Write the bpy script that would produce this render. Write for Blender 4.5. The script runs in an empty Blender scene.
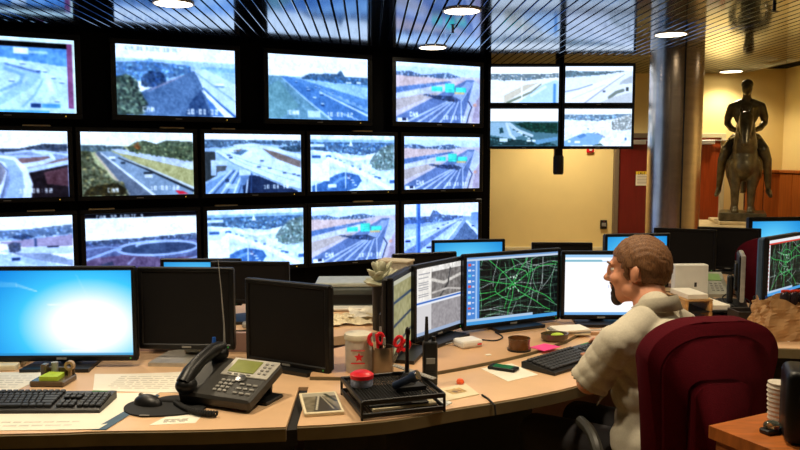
import bpy, bmesh, math, random
import numpy as np
from mathutils import Vector, Matrix, Euler

# ---------------------------------------------------------------- camera, world, exposure
scene = bpy.context.scene
COL = scene.collection
CAMH = 1.53
FPX = 760.0
PITCH = math.atan(67 / FPX)
cam_data = bpy.data.cameras.new('camera')
cam_data.sensor_width = 36.0
cam_data.lens = 36.0 * FPX / 800.0
cam_data.clip_start = 0.05
cam = bpy.data.objects.new('camera', cam_data)
COL.objects.link(cam)
cam.location = (0, 0, CAMH)
cam.rotation_euler = (math.pi / 2 - PITCH, 0, 0)
scene.camera = cam
world = bpy.data.worlds.new('world')
scene.world = world
world.use_nodes = True
world.node_tree.nodes['Background'].inputs[0].default_value = (0.05, 0.06, 0.08, 1)
world.node_tree.nodes['Background'].inputs[1].default_value = 0.1
vs = scene.view_settings
vs.view_transform = 'Standard'
vs.look = 'None'
vs.gamma = 1.0
vs.use_curve_mapping = False
vs.exposure = 0.0

CEIL = 2.65
# ceiling downlights: x, y, power
DOWNLIGHTS = [
    (-1.64, 5.62, 34), (0.47, 5.90, 34), (0.33, 7.82, 12), (2.45, 7.00, 44), (4.28, 9.96, 95),
    (-1.72, 3.85, 84), (0.50, 3.95, 70), (2.55, 4.00, 84), (-1.0, 2.15, 135), (0.62, 2.25, 118), (2.55, 2.10, 60),
    (2.15, 9.40, 210), (4.3, 7.6, 105),
]

# ---------------------------------------------------------------- materials
def lin(c):
    def g(v):
        v = v / 255.0
        return v / 12.92 if v <= 0.04045 else ((v + 0.055) / 1.055) ** 2.4
    return (g(c[0]), g(c[1]), g(c[2]), 1.0)

MATS = {}
def mat(name, rgb, rough=0.5, metal=0.0, var=0.12, scale=30.0, bump=0.0, bscale=None, stretch=None,
        coat=0.0, emit=None, estr=0.0, spec=0.5, trans=0.0, alpha=1.0, sheen=0.0):
    """Principled material whose colour is varied by object-space noise; rgb is sRGB 0-255."""
    if name in MATS:
        return MATS[name]
    m = bpy.data.materials.new(name)
    m.use_nodes = True
    nt = m.node_tree
    b = nt.nodes['Principled BSDF']
    tc = nt.nodes.new('ShaderNodeTexCoord')
    mp = nt.nodes.new('ShaderNodeMapping')
    nt.links.new(tc.outputs['Object'], mp.inputs['Vector'])
    if stretch:
        mp.inputs['Scale'].default_value = stretch
    nz = nt.nodes.new('ShaderNodeTexNoise')
    nz.inputs['Scale'].default_value = scale
    nz.inputs['Detail'].default_value = 4
    nt.links.new(mp.outputs[0], nz.inputs['Vector'])
    cr = nt.nodes.new('ShaderNodeValToRGB')
    c = lin(rgb)
    cr.color_ramp.elements[0].position = 0.3
    cr.color_ramp.elements[1].position = 0.7
    cr.color_ramp.elements[0].color = tuple(v * (1 - var) for v in c[:3]) + (1,)
    cr.color_ramp.elements[1].color = tuple(min(1, v * (1 + var)) for v in c[:3]) + (1,)
    nt.links.new(nz.outputs['Fac'], cr.inputs['Fac'])
    nt.links.new(cr.outputs['Color'], b.inputs['Base Color'])
    b.inputs['Roughness'].default_value = rough
    b.inputs['Metallic'].default_value = metal
    b.inputs['Specular IOR Level'].default_value = spec
    if coat:
        b.inputs['Coat Weight'].default_value = coat
        b.inputs['Coat Roughness'].default_value = 0.1
    if sheen:
        b.inputs['Sheen Weight'].default_value = sheen
    if trans:
        b.inputs['Transmission Weight'].default_value = trans
    if emit:
        b.inputs['Emission Color'].default_value = lin(emit)
        b.inputs['Emission Strength'].default_value = estr
    if bump:
        n2 = nt.nodes.new('ShaderNodeTexNoise')
        n2.inputs['Scale'].default_value = bscale or scale
        n2.inputs['Detail'].default_value = 3
        nt.links.new(mp.outputs[0], n2.inputs['Vector'])
        bp = nt.nodes.new('ShaderNodeBump')
        bp.inputs['Strength'].default_value = bump
        bp.inputs['Distance'].default_value = 0.004
        nt.links.new(n2.outputs['Fac'], bp.inputs['Height'])
        nt.links.new(bp.outputs[0], b.inputs['Normal'])
    MATS[name] = m
    return m

def screen_mat(name, strength):
    """Lit display: emits the picture stored in the colour attribute 'picture'."""
    if name in MATS:
        return MATS[name]
    m = bpy.data.materials.new(name)
    m.use_nodes = True
    nt = m.node_tree
    b = nt.nodes['Principled BSDF']
    b.inputs['Base Color'].default_value = (0.004, 0.004, 0.005, 1)
    b.inputs['Roughness'].default_value = 0.5
    b.inputs['Specular IOR Level'].default_value = 0.2
    a = nt.nodes.new('ShaderNodeAttribute')
    a.attribute_name = 'picture'
    nt.links.new(a.outputs['Color'], b.inputs['Emission Color'])
    b.inputs['Emission Strength'].default_value = strength
    MATS[name] = m
    return m

def print_mat(name, rough=0.6):
    """Flat print: base colour from the colour attribute 'picture'."""
    if name in MATS:
        return MATS[name]
    m = bpy.data.materials.new(name)
    m.use_nodes = True
    nt = m.node_tree
    b = nt.nodes['Principled BSDF']
    b.inputs['Roughness'].default_value = rough
    a = nt.nodes.new('ShaderNodeAttribute')
    a.attribute_name = 'picture'
    nt.links.new(a.outputs['Color'], b.inputs['Base Color'])
    MATS[name] = m
    return m

def wood_mat(name, rgb, rough=0.4, axis=(1, 8, 8), var=0.28, scale=5.0):
    return mat(name, rgb, rough, var=var, scale=scale, stretch=axis, bump=0.05, coat=0.15)

M_BLACKP = mat('black_plastic', (15, 15, 16), 0.45, scale=60)
M_BEZEL = mat('black_bezel', (9, 9, 10), 0.4, scale=60, spec=0.35)
M_WALLBLACK = mat('black_wall_panel', (5, 5, 6), 0.85, scale=8, spec=0.15)
M_OFF = mat('dark_display', (15, 13, 13), 0.6, var=0.25, scale=220, spec=0.2)
M_SILVER = mat('silver_plastic', (186, 182, 172), 0.35, metal=0.35, scale=40)
M_CHROME = mat('polished_metal', (205, 205, 205), 0.2, metal=1.0, scale=20)
M_DESK = mat('desk_laminate', (218, 180, 140), 0.42, var=0.06, scale=7, bump=0.02, bscale=90)
M_DESK2 = mat('desk_laminate_back', (206, 164, 122), 0.42, var=0.06, scale=7, bump=0.02, bscale=90)
M_EDGE = mat('desk_edge_band', (108, 96, 68), 0.5, var=0.12, scale=12)
M_MAUVE = mat('desk_back_panel', (176, 146, 138), 0.6, var=0.06, scale=14)
M_DARK = mat('shade_panel_and_dark_trim', (14, 12, 11), 0.8, scale=14)  # black of the under-desk shade panels, also of legs, joints and skirting
M_PAPER = mat('white_paper', (236, 230, 214), 0.75, var=0.03, scale=14)
M_PAPER2 = mat('cream_paper', (226, 212, 178), 0.75, var=0.05, scale=14)
M_INK = mat('ink', (40, 36, 34), 0.7)
M_MAROON = mat('maroon_fabric', (72, 5, 16), 0.95, var=0.16, scale=260, bump=0.25, bscale=320, spec=0.1)
M_RUBBER = mat('black_rubber', (14, 14, 14), 0.75, scale=70)
M_GREYP = mat('grey_plastic', (142, 140, 134), 0.5, scale=30)
M_WHITEP = mat('white_plastic', (226, 224, 216), 0.4, var=0.04, scale=20)
M_RED = mat('red_plastic', (214, 26, 38), 0.35, scale=30)
M_BLUEP = mat('blue_plastic', (30, 84, 170), 0.35, scale=30)
M_GREEN = mat('lime_paper', (176, 206, 54), 0.6, scale=30)
M_PINK = mat('pink_paper', (246, 72, 150), 0.6, var=0.04, scale=30)
M_ORANGE = mat('orange_plastic', (236, 92, 34), 0.4, scale=30)
M_BROWNGLASS = mat('brown_glass', (116, 74, 40), 0.15, scale=20, trans=0.35)

# ---------------------------------------------------------------- mesh helpers
class MB:
    def __init__(self):
        self.bm = bmesh.new()
    def _xf(self, verts, M):
        for v in verts:
            v.co = M @ v.co
    def box(self, c, s, bevel=0.0, rot=None, seg=1):
        r = bmesh.ops.create_cube(self.bm, size=1.0)
        vs_ = r['verts']
        for v in vs_:
            v.co = Vector((v.co.x * s[0], v.co.y * s[1], v.co.z * s[2]))
        if bevel > 0:
            es = list({e for v in vs_ for e in v.link_edges})
            rr = bmesh.ops.bevel(self.bm, geom=es, offset=bevel, segments=seg, affect='EDGES', profile=0.5)
            vs_ = list({v for f in rr['faces'] for v in f.verts} | {v for v in vs_ if v.is_valid})
        M = Matrix.Translation(Vector(c))
        if rot is not None:
            M = M @ (Euler(rot).to_matrix().to_4x4() if not isinstance(rot, Matrix) else rot)
        self._xf(vs_, M)
        return self
    def prism(self, poly, z0, z1):
        n = len(poly)
        a = [self.bm.verts.new((p[0], p[1], z0)) for p in poly]
        b = [self.bm.verts.new((p[0], p[1], z1)) for p in poly]
        self.bm.faces.new(a[::-1]); self.bm.faces.new(b)
        for i in range(n):
            j = (i + 1) % n
            self.bm.faces.new((a[i], a[j], b[j], b[i]))
        return self
    def prism_m(self, poly, h, M):
        """poly in local xy extruded 0..h along local z, then transformed by M"""
        n = len(poly)
        a = [self.bm.verts.new(M @ Vector((p[0], p[1], 0))) for p in poly]
        b = [self.bm.verts.new(M @ Vector((p[0], p[1], h))) for p in poly]
        self.bm.faces.new(a[::-1]); self.bm.faces.new(b)
        for i in range(n):
            j = (i + 1) % n
            self.bm.faces.new((a[i], a[j], b[j], b[i]))
        return self
    def lathe(self, prof, seg=24, c=(0, 0, 0), M=None):
        rings = []
        for (r, z) in prof:
            if r < 1e-6:
                rings.append([self.bm.verts.new((0, 0, z))])
            else:
                rings.append([self.bm.verts.new((r * math.cos(2 * math.pi * i / seg), r * math.sin(2 * math.pi * i / seg), z)) for i in range(seg)])
        for a, b in zip(rings[:-1], rings[1:]):
            for i in range(seg):
                j = (i + 1) % seg
                if len(a) == 1 and len(b) == 1:
                    continue
                if len(a) == 1:
                    self.bm.faces.new((a[0], b[j], b[i]))
                elif len(b) == 1:
                    self.bm.faces.new((a[i], a[j], b[0]))
                else:
                    self.bm.faces.new((a[i], a[j], b[j], b[i]))
        MM = Matrix.Translation(Vector(c)) @ (M if M is not None else Matrix.Identity(4))
        self._xf([v for r in rings for v in r], MM)
        return self
    def tube(self, pts, r, seg=8, cap=True):
        pts = [Vector(p) for p in pts]
        n = len(pts)
        rs = r if isinstance(r, (list, tuple)) else [r] * n
        rings = []
        up = Vector((0, 0, 1))
        prev = None
        for i, p in enumerate(pts):
            t = (pts[min(i + 1, n - 1)] - pts[max(i - 1, 0)]).normalized()
            if prev is None:
                ref = up if abs(t.dot(up)) < 0.9 else Vector((1, 0, 0))
                x = t.cross(ref).normalized()
            else:
                x = (prev - t * prev.dot(t))
                x = x.normalized() if x.length > 1e-6 else t.orthogonal().normalized()
            prev = x
            y = t.cross(x)
            rings.append([self.bm.verts.new(p + (x * math.cos(2 * math.pi * k / seg) + y * math.sin(2 * math.pi * k / seg)) * rs[i]) for k in range(seg)])
        for a, b in zip(rings[:-1], rings[1:]):
            for k in range(seg):
                j = (k + 1) % seg
                self.bm.faces.new((a[k], a[j], b[j], b[k]))
        if cap:
            self.bm.faces.new(rings[0][::-1]); self.bm.faces.new(rings[-1])
        return self
    def ball(self, c, r, seg=16, rings=10, rot=None):
        if not isinstance(r, (tuple, list)):
            r = (r, r, r)
        g = bmesh.ops.create_uvsphere(self.bm, u_segments=seg, v_segments=rings, radius=1.0)
        M = Matrix.Translation(Vector(c)) @ (Euler(rot).to_matrix().to_4x4() if rot else Matrix.Identity(4)) @ Matrix.Diagonal((r[0], r[1], r[2], 1))
        self._xf(g['verts'], M)
        return self
    def capsule(self, a, b, ra, rb, seg=14, n=6):
        a, b = Vector(a), Vector(b)
        for i in range(n + 1):
            t = i / n
            self.ball(a.lerp(b, t), ra + (rb - ra) * t, seg, 8)
        return self
    def limb(self, pts, rads):
        """closed tapered tube with ball joints, for the voxel-merged figures"""
        self.tube(pts, rads, 16)
        for p, r in zip(pts, rads):
            self.ball(p, r, 14, 8)
        return self
    def build(self, name, m, parent=None, smooth=False, loc=None, rotz=None, angle=35):
        me = bpy.data.meshes.new(name)
        bmesh.ops.recalc_face_normals(self.bm, faces=self.bm.faces)
        self.bm.to_mesh(me)
        self.bm.free()
        if smooth:
            for p in me.polygons:
                p.use_smooth = True
            try:
                me.set_sharp_from_angle(angle=math.radians(angle))
            except Exception:
                pass
        if m is not None:
            me.materials.append(m)
        o = bpy.data.objects.new(name, me)
        COL.objects.link(o)
        if parent is not None:
            o.parent = parent
        if loc is not None:
            o.location = loc
        if rotz is not None:
            o.rotation_euler = (0, 0, rotz)
        return o

def voxel(mb, size, smooth_iter=4, factor=0.5):
    """merge overlapping closed shapes of an MB into one continuous surface"""
    tmp = mb.build('tmp', None)
    r = tmp.modifiers.new('r', 'REMESH'); r.mode = 'VOXEL'; r.voxel_size = size
    s = tmp.modifiers.new('s', 'SMOOTH'); s.iterations = smooth_iter; s.factor = factor
    dg = bpy.context.evaluated_depsgraph_get()
    dg.update()
    me = bpy.data.meshes.new_from_object(tmp.evaluated_get(dg))
    old = tmp.data
    bpy.data.objects.remove(tmp); bpy.data.meshes.remove(old)
    for p in me.polygons:
        p.use_smooth = True
    return me

def mesh_obj(name, me, m, parent=None):
    me.materials.clear(); me.materials.append(m); me.name = name
    o = bpy.data.objects.new(name, me); COL.objects.link(o)
    if parent is not None:
        o.parent = parent
    return o

def tag(o, label, cat, group=None):
    o['label'] = label; o['category'] = cat
    if group:
        o['group'] = group
    return o

def thing(name, label, cat, loc=(0, 0, 0), rotz=0.0, group=None):
    o = bpy.data.objects.new(name, None)
    o.empty_display_size = 0.1
    COL.objects.link(o)
    o.location = loc; o.rotation_euler = (0, 0, rotz)
    return tag(o, label, cat, group)

def struct(o, label=None, cat=None):
    o['kind'] = 'structure'
    if label:
        o['label'] = label
    if cat:
        o['category'] = cat
    return o

def share(name, me, parent, loc, rotz=0.0):
    o = bpy.data.objects.new(name, me); COL.objects.link(o)
    o.parent = parent; o.location = loc; o.rotation_euler = (0, 0, rotz)
    return o

# ---------------------------------------------------------------- picture painter (for displays and print)
class Pic:
    def __init__(self, w=112, h=63, bg=(255, 255, 255), seed=1):
        self.w, self.h = w, h
        u = (np.arange(w) + 0.0) / (w - 1); v = (np.arange(h) + 0.0) / (h - 1)
        self.U, self.V = np.meshgrid(u, v)
        self.im = np.zeros((h, w, 3)); self.im[:] = bg
        self.rng = np.random.RandomState(seed)
    def put(self, mask, col, a=1.0):
        a = mask.astype(float)[..., None] * a
        self.im = self.im * (1 - a) + np.array(col, float) * a
        return self
    def rect(self, u0, v0, u1, v1, col, a=1.0):
        return self.put((self.U >= u0) & (self.U <= u1) & (self.V >= v0) & (self.V <= v1), col, a)
    def inpoly(self, pts):
        m = np.zeros(self.U.shape, bool); n = len(pts)
        for i in range(n):
            x0, y0 = pts[i]; x1, y1 = pts[(i + 1) % n]
            if y0 == y1:
                continue
            c = ((y0 > self.V) != (y1 > self.V)) & (self.U < (x1 - x0) * (self.V - y0) / (y1 - y0) + x0)
            m ^= c
        return m
    def poly(self, pts, col, a=1.0):
        return self.put(self.inpoly(pts), col, a)
    def line(self, pts, wd, col, a=1.0, wd1=None):
        n = len(pts) - 1
        asp = self.h / self.w
        for i in range(n):
            x0, y0 = pts[i]; x1, y1 = pts[i + 1]
            y0a, y1a, Va = y0 * asp, y1 * asp, self.V * asp
            dx, dy = x1 - x0, y1a - y0a
            L = dx * dx + dy * dy + 1e-12
            t = np.clip(((self.U - x0) * dx + (Va - y0a) * dy) / L, 0, 1)
            d = np.hypot(self.U - x0 - t * dx, Va - y0a - t * dy)
            w_ = wd
            if wd1 is not None:
                w_ = wd + (wd1 - wd) * (i + t) / n
            self.put(np.clip((w_ - d) * self.w + 0.5, 0, 1), col, a)
        return self
    def blob(self, cu, cv, ru, rv, col, a=1.0, soft=0.5):
        d = np.hypot((self.U - cu) / ru, (self.V - cv) / rv)
        return self.put(np.clip((1 - d) / soft, 0, 1), col, a)
    def nz(self, sx, sy):
        gx, gy = max(2, int(sx)), max(2, int(sy))
        g = self.rng.rand(gy + 1, gx + 1)
        x = self.U * (gx - 1e-6); y = self.V * (gy - 1e-6)
        xi, yi = x.astype(int), y.astype(int); fx, fy = x - xi, y - yi
        return (g[yi, xi] * (1 - fx) + g[yi, xi + 1] * fx) * (1 - fy) + (g[yi + 1, xi] * (1 - fx) + g[yi + 1, xi + 1] * fx) * fy
    def grain(self, amt, sx, sy, mask=None):
        n = (self.nz(sx, sy) - 0.5) * 2 * amt
        if mask is not None:
            n = n * mask
        self.im = self.im + n[..., None]
        return self
    def trees(self, v0, hgt, col, n=40, u0=0, u1=1, a=0.9, lo=0.5):
        for _ in range(n):
            u = u0 + (u1 - u0) * self.rng.rand()
            hh = hgt * (lo + (1 - lo) * self.rng.rand())
            k = 0.8 + 0.4 * self.rng.rand()
            self.blob(u, v0 - hh * 0.35, hh * 0.55, hh * 0.65, tuple(c * k for c in col), a, 0.6)
        return self
    def cars(self, p0, p1, n, s0, s1, cols=((40, 44, 60), (240, 244, 250), (120, 60, 60))):
        for i in range(n):
            t = self.rng.rand()
            s = s0 + (s1 - s0) * t
            u = p0[0] + (p1[0] - p0[0]) * t + (self.rng.rand() - .5) * s * 2
            v = p0[1] + (p1[1] - p0[1]) * t
            self.rect(u - s, v - s * .9, u + s, v + s * .9, cols[self.rng.randint(len(cols))], 0.9)
        return self
    FONT = {'0': '757555557', '1': '2', ':': ':'}
    GL = {'0': (7, 5, 5, 5, 7), '1': (2, 6, 2, 2, 7), '2': (7, 1, 7, 4, 7), '3': (7, 1, 7, 1, 7), '4': (5, 5, 7, 1, 1), '5': (7, 4, 7, 1, 7),
          '6': (7, 4, 7, 5, 7), '7': (7, 1, 1, 1, 1), '8': (7, 5, 7, 5, 7), '9': (7, 5, 7, 1, 7), ':': (0, 2, 0, 2, 0), ' ': (0, 0, 0, 0, 0),
          'A': (2, 5, 7, 5, 5), 'C': (7, 4, 4, 4, 7), 'M': (5, 7, 7, 5, 5), 'P': (7, 5, 7, 4, 4), 'T': (7, 2, 2, 2, 2), 'I': (7, 2, 2, 2, 7),
          'O': (7, 5, 5, 5, 7), 'N': (5, 7, 7, 7, 5), 'U': (5, 5, 5, 5, 7), 'E': (7, 4, 6, 4, 7), 'L': (4, 4, 4, 4, 7), 'D': (6, 5, 5, 5, 6), 'S': (7, 4, 7, 1, 7), 'R': (6, 5, 6, 5, 5), '-': (0, 0, 7, 0, 0)}
    def text(self, s, u, v, px, col=(255, 255, 255), a=1.0):
        pv = px * self.w / self.h
        for k, ch in enumerate(s):
            g = self.GL.get(ch, (0,) * 5)
            for r in range(5):
                for c in range(3):
                    if g[r] >> (2 - c) & 1:
                        x = u + (k * 4 + c) * px; y = v + r * pv
                        self.rect(x - px * .5, y - pv * .5, x + px * .5, y + pv * .5, col, a)
        return self
    gam = 1.0
    def lin(self):
        x = (np.clip(self.im, 0, 255) / 255.0) ** self.gam
        return np.where(x <= 0.04045, x / 12.92, ((x + 0.055) / 1.055) ** 2.4)

def pic_plane(name, pic, width, height, m, parent, loc=(0, 0, 0), flat=False, cast=None):
    """grid whose points carry the picture. Upright (facing -Y, origin at centre) or flat on a table (facing +Z)."""
    w, h = pic.w, pic.h
    x = (pic.U - 0.5) * width
    y = (0.5 - pic.V) * height
    co = np.zeros((h * w, 3))
    co[:, 0] = x.ravel()
    co[:, 1 if flat else 2] = y.ravel()
    i = np.arange((h - 1) * (w - 1))
    r, c = i // (w - 1), i % (w - 1)
    a = r * w + c
    quads = np.stack([a, a + w, a + w + 1, a + 1], 1)
    me = bpy.data.meshes.new(name)
    me.vertices.add(h * w)
    me.vertices.foreach_set('co', co.ravel())
    nq = len(quads)
    me.loops.add(nq * 4); me.loops.foreach_set('vertex_index', quads.ravel().astype(np.int32))
    me.polygons.add(nq)
    me.polygons.foreach_set('loop_start', (np.arange(nq) * 4).astype(np.int32))
    me.update(calc_edges=True)
    at = me.color_attributes.new('picture', 'FLOAT_COLOR', 'POINT')
    rgba = np.ones((h * w, 4), np.float32); rgba[:, :3] = pic.lin().reshape(-1, 3) * (1.0 if cast is None else cast)
    at.data.foreach_set('color', rgba.ravel())
    me.materials.append(m)
    o = bpy.data.objects.new(name, me); COL.objects.link(o)
    if parent is not None:
        o.parent = parent
    o.location = loc
    return o
# ---------------------------------------------------------------- the room
XL, XR, YB, YF = -6.2, 5.16, -3.0, 10.3
M_WALL = mat('yellow_wall_paint', (246, 222, 152), 0.8, var=0.03, scale=3, bump=0.03, bscale=120)
M_CARPET = mat('tan_carpet', (176, 146, 96), 0.95, var=0.2, scale=60, bump=0.3, bscale=200, spec=0.1)
M_SLAT = mat('metal_ceiling_slat', (112, 128, 150), 0.10, metal=1.0, var=0.04, scale=3, stretch=(40, 0.6, 1))
M_DOORRED = wood_mat('maroon_door_wood', (110, 22, 16), 0.4, (10, 10, 0.8), 0.15, 4)
M_DOORORANGE = wood_mat('cherry_door_wood', (170, 70, 24), 0.4, (10, 10, 0.8), 0.2, 4)
M_PANELWOOD = wood_mat('cherry_panel_wood', (176, 96, 34), 0.4, (10, 10, 0.8), 0.2, 4)
M_FRAME = mat('cream_door_frame', (222, 212, 170), 0.5, var=0.03)
M_FRAMEDK = mat('grey_door_frame', (120, 104, 84), 0.5, var=0.05)
M_STEEL = mat('brushed_steel_cladding', (214, 196, 178), 0.26, metal=1.0, var=0.08, scale=3, stretch=(1, 1, 6), bump=0.5, bscale=1.6)
M_STONE = mat('tan_stone', (206, 186, 140), 0.8, var=0.15, scale=14, bump=0.3, bscale=40)
M_BRONZE = mat('dark_bronze', (104, 96, 72), 0.34, metal=0.6, var=0.4, scale=14, bump=0.15, bscale=30)

fl = MB(); fl.box(((XL + XR) / 2, (YB + 8.95) / 2, -0.1), (XR - XL, 8.95 - YB, 0.2)); fl.box(((XL + XR) / 2, (8.95 + YF) / 2, -0.25), (XR - XL, YF - 8.95, 0.1))
struct(fl.build('floor', M_CARPET), 'tan carpet floor of the control room', 'floor')
w = MB(); w.box(((XL + XR) / 2, YF + 0.1, 1.3), (XR - XL + 0.4, 0.2, 3.2))
wall_back = struct(w.build('wall_back', M_WALL), 'yellow painted wall behind the statue', 'wall')
w = MB(); w.box((XR + 0.1, (YB + YF) / 2, 1.3), (0.2, YF - YB, 3.2))
wall_right = struct(w.build('wall_right', M_WALL), 'yellow painted side wall beside the statue', 'wall')
w = MB(); w.box((XL - 0.1, (YB + YF) / 2, 1.3), (0.2, YF - YB, 3.2))
struct(w.build('wall_left', M_WALLBLACK), 'dark side wall of the control room', 'wall')
w = MB(); w.box(((XL + XR) / 2, YB - 0.1, 1.3), (XR - XL + 0.4, 0.2, 3.2))
struct(w.build('wall_front', M_WALL), 'yellow wall behind the viewer', 'wall')
# ceiling: dark void above, metal slats below it
w = MB(); w.box(((XL + XR) / 2, (YB + YF) / 2, CEIL + 0.12), (XR - XL + 0.4, YF - YB + 0.4, 0.1))
ceiling = struct(w.build('ceiling', M_WALLBLACK), 'ceiling of narrow polished metal slats', 'ceiling')
SLATW, PITCHX = 0.080, 0.0925
slat_rot = math.radians(2.33)
sm = MB()
L = 13.2
prof = [(-SLATW / 2, 0.012), (-SLATW / 2, 0.003), (-SLATW / 2 + 0.003, 0.0), (SLATW / 2 - 0.003, 0.0), (SLATW / 2, 0.003), (SLATW / 2, 0.012)]
Ms = Matrix(((1, 0, 0, 0), (0, 0, 1, -L / 2), (0, 1, 0, 0), (0, 0, 0, 1)))
sm.prism_m(prof, L, Ms)
s0 = sm.build('slat', M_SLAT, ceiling)
slat_me = s0.data
cy = (YB + YF) / 2
first = True
k0 = int((XL + 0.35) / PITCHX); k1 = int((XR - 0.3) / PITCHX)
for k in range(k0, k1 + 1):
    x = k * PITCHX
    if first:
        o = s0; first = False
    else:
        o = share('slat', slat_me, ceiling, (0, 0, 0))
    o.location = (x, cy, CEIL); o.rotation_euler = (0, 0, slat_rot)

# video wall: a free-standing dark partition that carries the screens
WP = Vector((-3.392, 6.47, 0)); WD = Vector((0.8901, 0.45577, 0)); WN = Vector((0.45577, -0.8901, 0))
WANG = math.atan2(WD.y, WD.x)
WTH = 0.10      # the screens stand this far in front of the partition
w = MB()
c0 = WP + WD * ((-2.6 + 5.04) / 2) - WN * (WTH + 0.15)
w.box((0, 0, CEIL / 2 + 0.03), (5.04 + 2.6, 0.3, CEIL + 0.06))
wall_video = struct(w.build('wall_video', M_WALLBLACK, loc=c0, rotz=WANG), 'black partition that carries the bank of traffic screens', 'wall')

# column
ct = thing('metal_column', 'round metal-clad column with a dark vertical seam beside the hanging screens', 'column', (2.915, 8.12, 0))
m_ = MB(); m_.lathe([(0, 0), (0.272, 0), (0.272, CEIL), (0, CEIL)], 56)
m_.build('cladding', M_STEEL, ct, True, angle=60)
m_ = MB()
sa = math.radians(-92)
m_.box((0.272 * math.cos(sa), 0.272 * math.sin(sa), CEIL / 2), (0.014, 0.012, CEIL - 0.002), 0.002, (0, 0, sa + math.pi / 2))
m_.build('seam', M_DARK, ct)

# doors on the back wall
def door(n, x0, x1, ztop, m, mf, label):
    m_ = MB(); m_.box(((x0 + x1) / 2, YF - 0.025, (ztop - 0.2) / 2), (x1 - x0, 0.05, ztop + 0.2), 0.004)
    d = struct(m_.build('door_%d' % n, m), label, 'door')
    m_ = MB()
    fw = 0.06
    m_.box((x0 - fw / 2, YF - 0.04, (ztop - 0.2) / 2 + fw / 2), (fw, 0.08, ztop + 0.2 + fw), 0.004)
    m_.box((x1 + fw / 2, YF - 0.04, (ztop - 0.2) / 2 + fw / 2), (fw, 0.08, ztop + 0.2 + fw), 0.004)
    m_.box(((x0 + x1) / 2, YF - 0.04, ztop + fw / 2), (x1 - x0, 0.08, fw), 0.004)
    m_.build('door_frame', mf, d)
    m_ = MB(); m_.box((x0 + 0.22, YF - 0.085, ztop - 0.06), (0.24, 0.07, 0.06), 0.006); m_.box((x0 + 0.42, YF - 0.09, ztop - 0.035), (0.3, 0.02, 0.016), 0.003)
    m_.build('door_closer', M_SILVER, d)
    m_ = MB(); m_.tube([(x1 - 0.07, YF - 0.05, 0.7), (x1 - 0.07, YF - 0.1, 0.7), (x1 - 0.17, YF - 0.1, 0.7)], 0.01)
    m_.build('door_handle', M_CHROME, d, True)
    return d
d1 = door(1, 2.94, 3.70, 1.80, M_DOORRED, M_FRAMEDK, 'maroon door with a yellow caution notice left of the metal column')
d2 = door(2, 3.56 + 0.30, 4.30, 1.80, M_DOORORANGE, M_FRAME, 'cherry wood door in a cream frame beside the statue')
p = Pic(60, 44, (236, 228, 206), 5)
p.rect(0, 0, 1, 0.22, (236, 200, 40)); p.text('CAUTION', 0.12, 0.05, 0.027, (40, 30, 10))
for k in range(6):
    p.rect(0.08, 0.32 + k * 0.105, 0.92 - 0.1 * (k % 3), 0.355 + k * 0.105, (120, 110, 100), 0.8)
sg = tag(pic_plane('caution_notice', p, 0.25, 0.19, print_mat('printed_notice'), None, (3.30, YF - 0.056, 1.255)),
         'white notice with a yellow caution band taped to the maroon door', 'notice')
so = sg.modifiers.new('s', 'SOLIDIFY'); so.thickness = 0.004; so.offset = -1
# card reader
cr_ = thing('card_reader', 'small black card reader on the yellow wall beside the maroon door', 'card reader', (2.765, YF - 0.001, 0.57))
m_ = MB(); m_.box((0, -0.015, 0.06), (0.09, 0.03, 0.12), 0.006); m_.build('housing', M_BLACKP, cr_)
m_ = MB(); m_.box((0, -0.032, 0.06), (0.06, 0.006, 0.05), 0.002); m_.build('reader_face', M_GREYP, cr_)
m_ = MB(); m_.ball((0, -0.033, 0.1), (0.005, 0.004, 0.005)); m_.build('indicator', M_RED, cr_)
# fire alarm (red) above the yellow wall
fa = thing('fire_alarm', 'small red fire alarm high on the yellow wall below the hanging screens', 'alarm', (2.86 - 0.30, YF - 0.001, 1.60))
m_ = MB(); m_.box((0, -0.02, 0.04), (0.09, 0.04, 0.08), 0.008); m_.build('housing', M_RED, fa)
m_ = MB(); m_.lathe([(0, 0), (0.022, 0), (0.022, 0.01), (0, 0.012)], 14, (0, -0.04, 0.045), Matrix.Rotation(math.pi / 2, 4, 'X')); m_.build('lens', M_WHITEP, fa)
# wall cap rail on the yellow wall
m_ = MB(); m_.box(((1.0 + 2.9) / 2, YF - 0.02, 0.30), (1.9, 0.04, 0.05), 0.006)
struct(m_.build('trim_1', M_FRAME), 'cream rail along the foot of the yellow wall', 'trim')
m_ = MB(); m_.box(((-1 + 2.86) / 2, YF - 0.01, -0.05), (3.8, 0.02, 0.28), 0.004)
struct(m_.build('baseboard_back', M_DARK), 'dark skirting along the yellow wall', 'baseboard')
# wood wainscot panels right of the statue: on the back wall and round the corner
m_ = MB(); m_.box(((4.66 + XR) / 2, YF - 0.012, 0.57), (XR - 4.66, 0.024, 1.54)); 
m_.box((XR - 0.012, 9.1, 0.57), (0.024, 2.4, 1.54))
wsc = struct(m_.build('trim_2', mat('wainscot_joint', (70, 34, 14), 0.6)), 'cherry wood wainscot panels in the corner behind the statue', 'wainscot')
pw = 0.236
for k in range(2):
    m_ = MB(); m_.box((4.66 + pw / 2 + 0.006 + k * (pw + 0.012), YF - 0.034, 0.57), (pw, 0.02, 1.50), 0.005); m_.build('panel', M_PANELWOOD, wsc)
for k in range(7):
    m_ = MB(); m_.box((XR - 0.034, YF - 0.20 - k * 0.335, 0.57), (0.02, 0.322, 1.50), 0.005); m_.build('panel', M_PANELWOOD, wsc)
m_ = MB(); m_.box(((4.66 + XR) / 2, YF - 0.03, 1.35), (XR - 4.66, 0.06, 0.04), 0.005); m_.box((XR - 0.03, 9.1, 1.35), (0.06, 2.4, 0.04), 0.005); m_.build('cap_rail', M_PANELWOOD, wsc)

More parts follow.
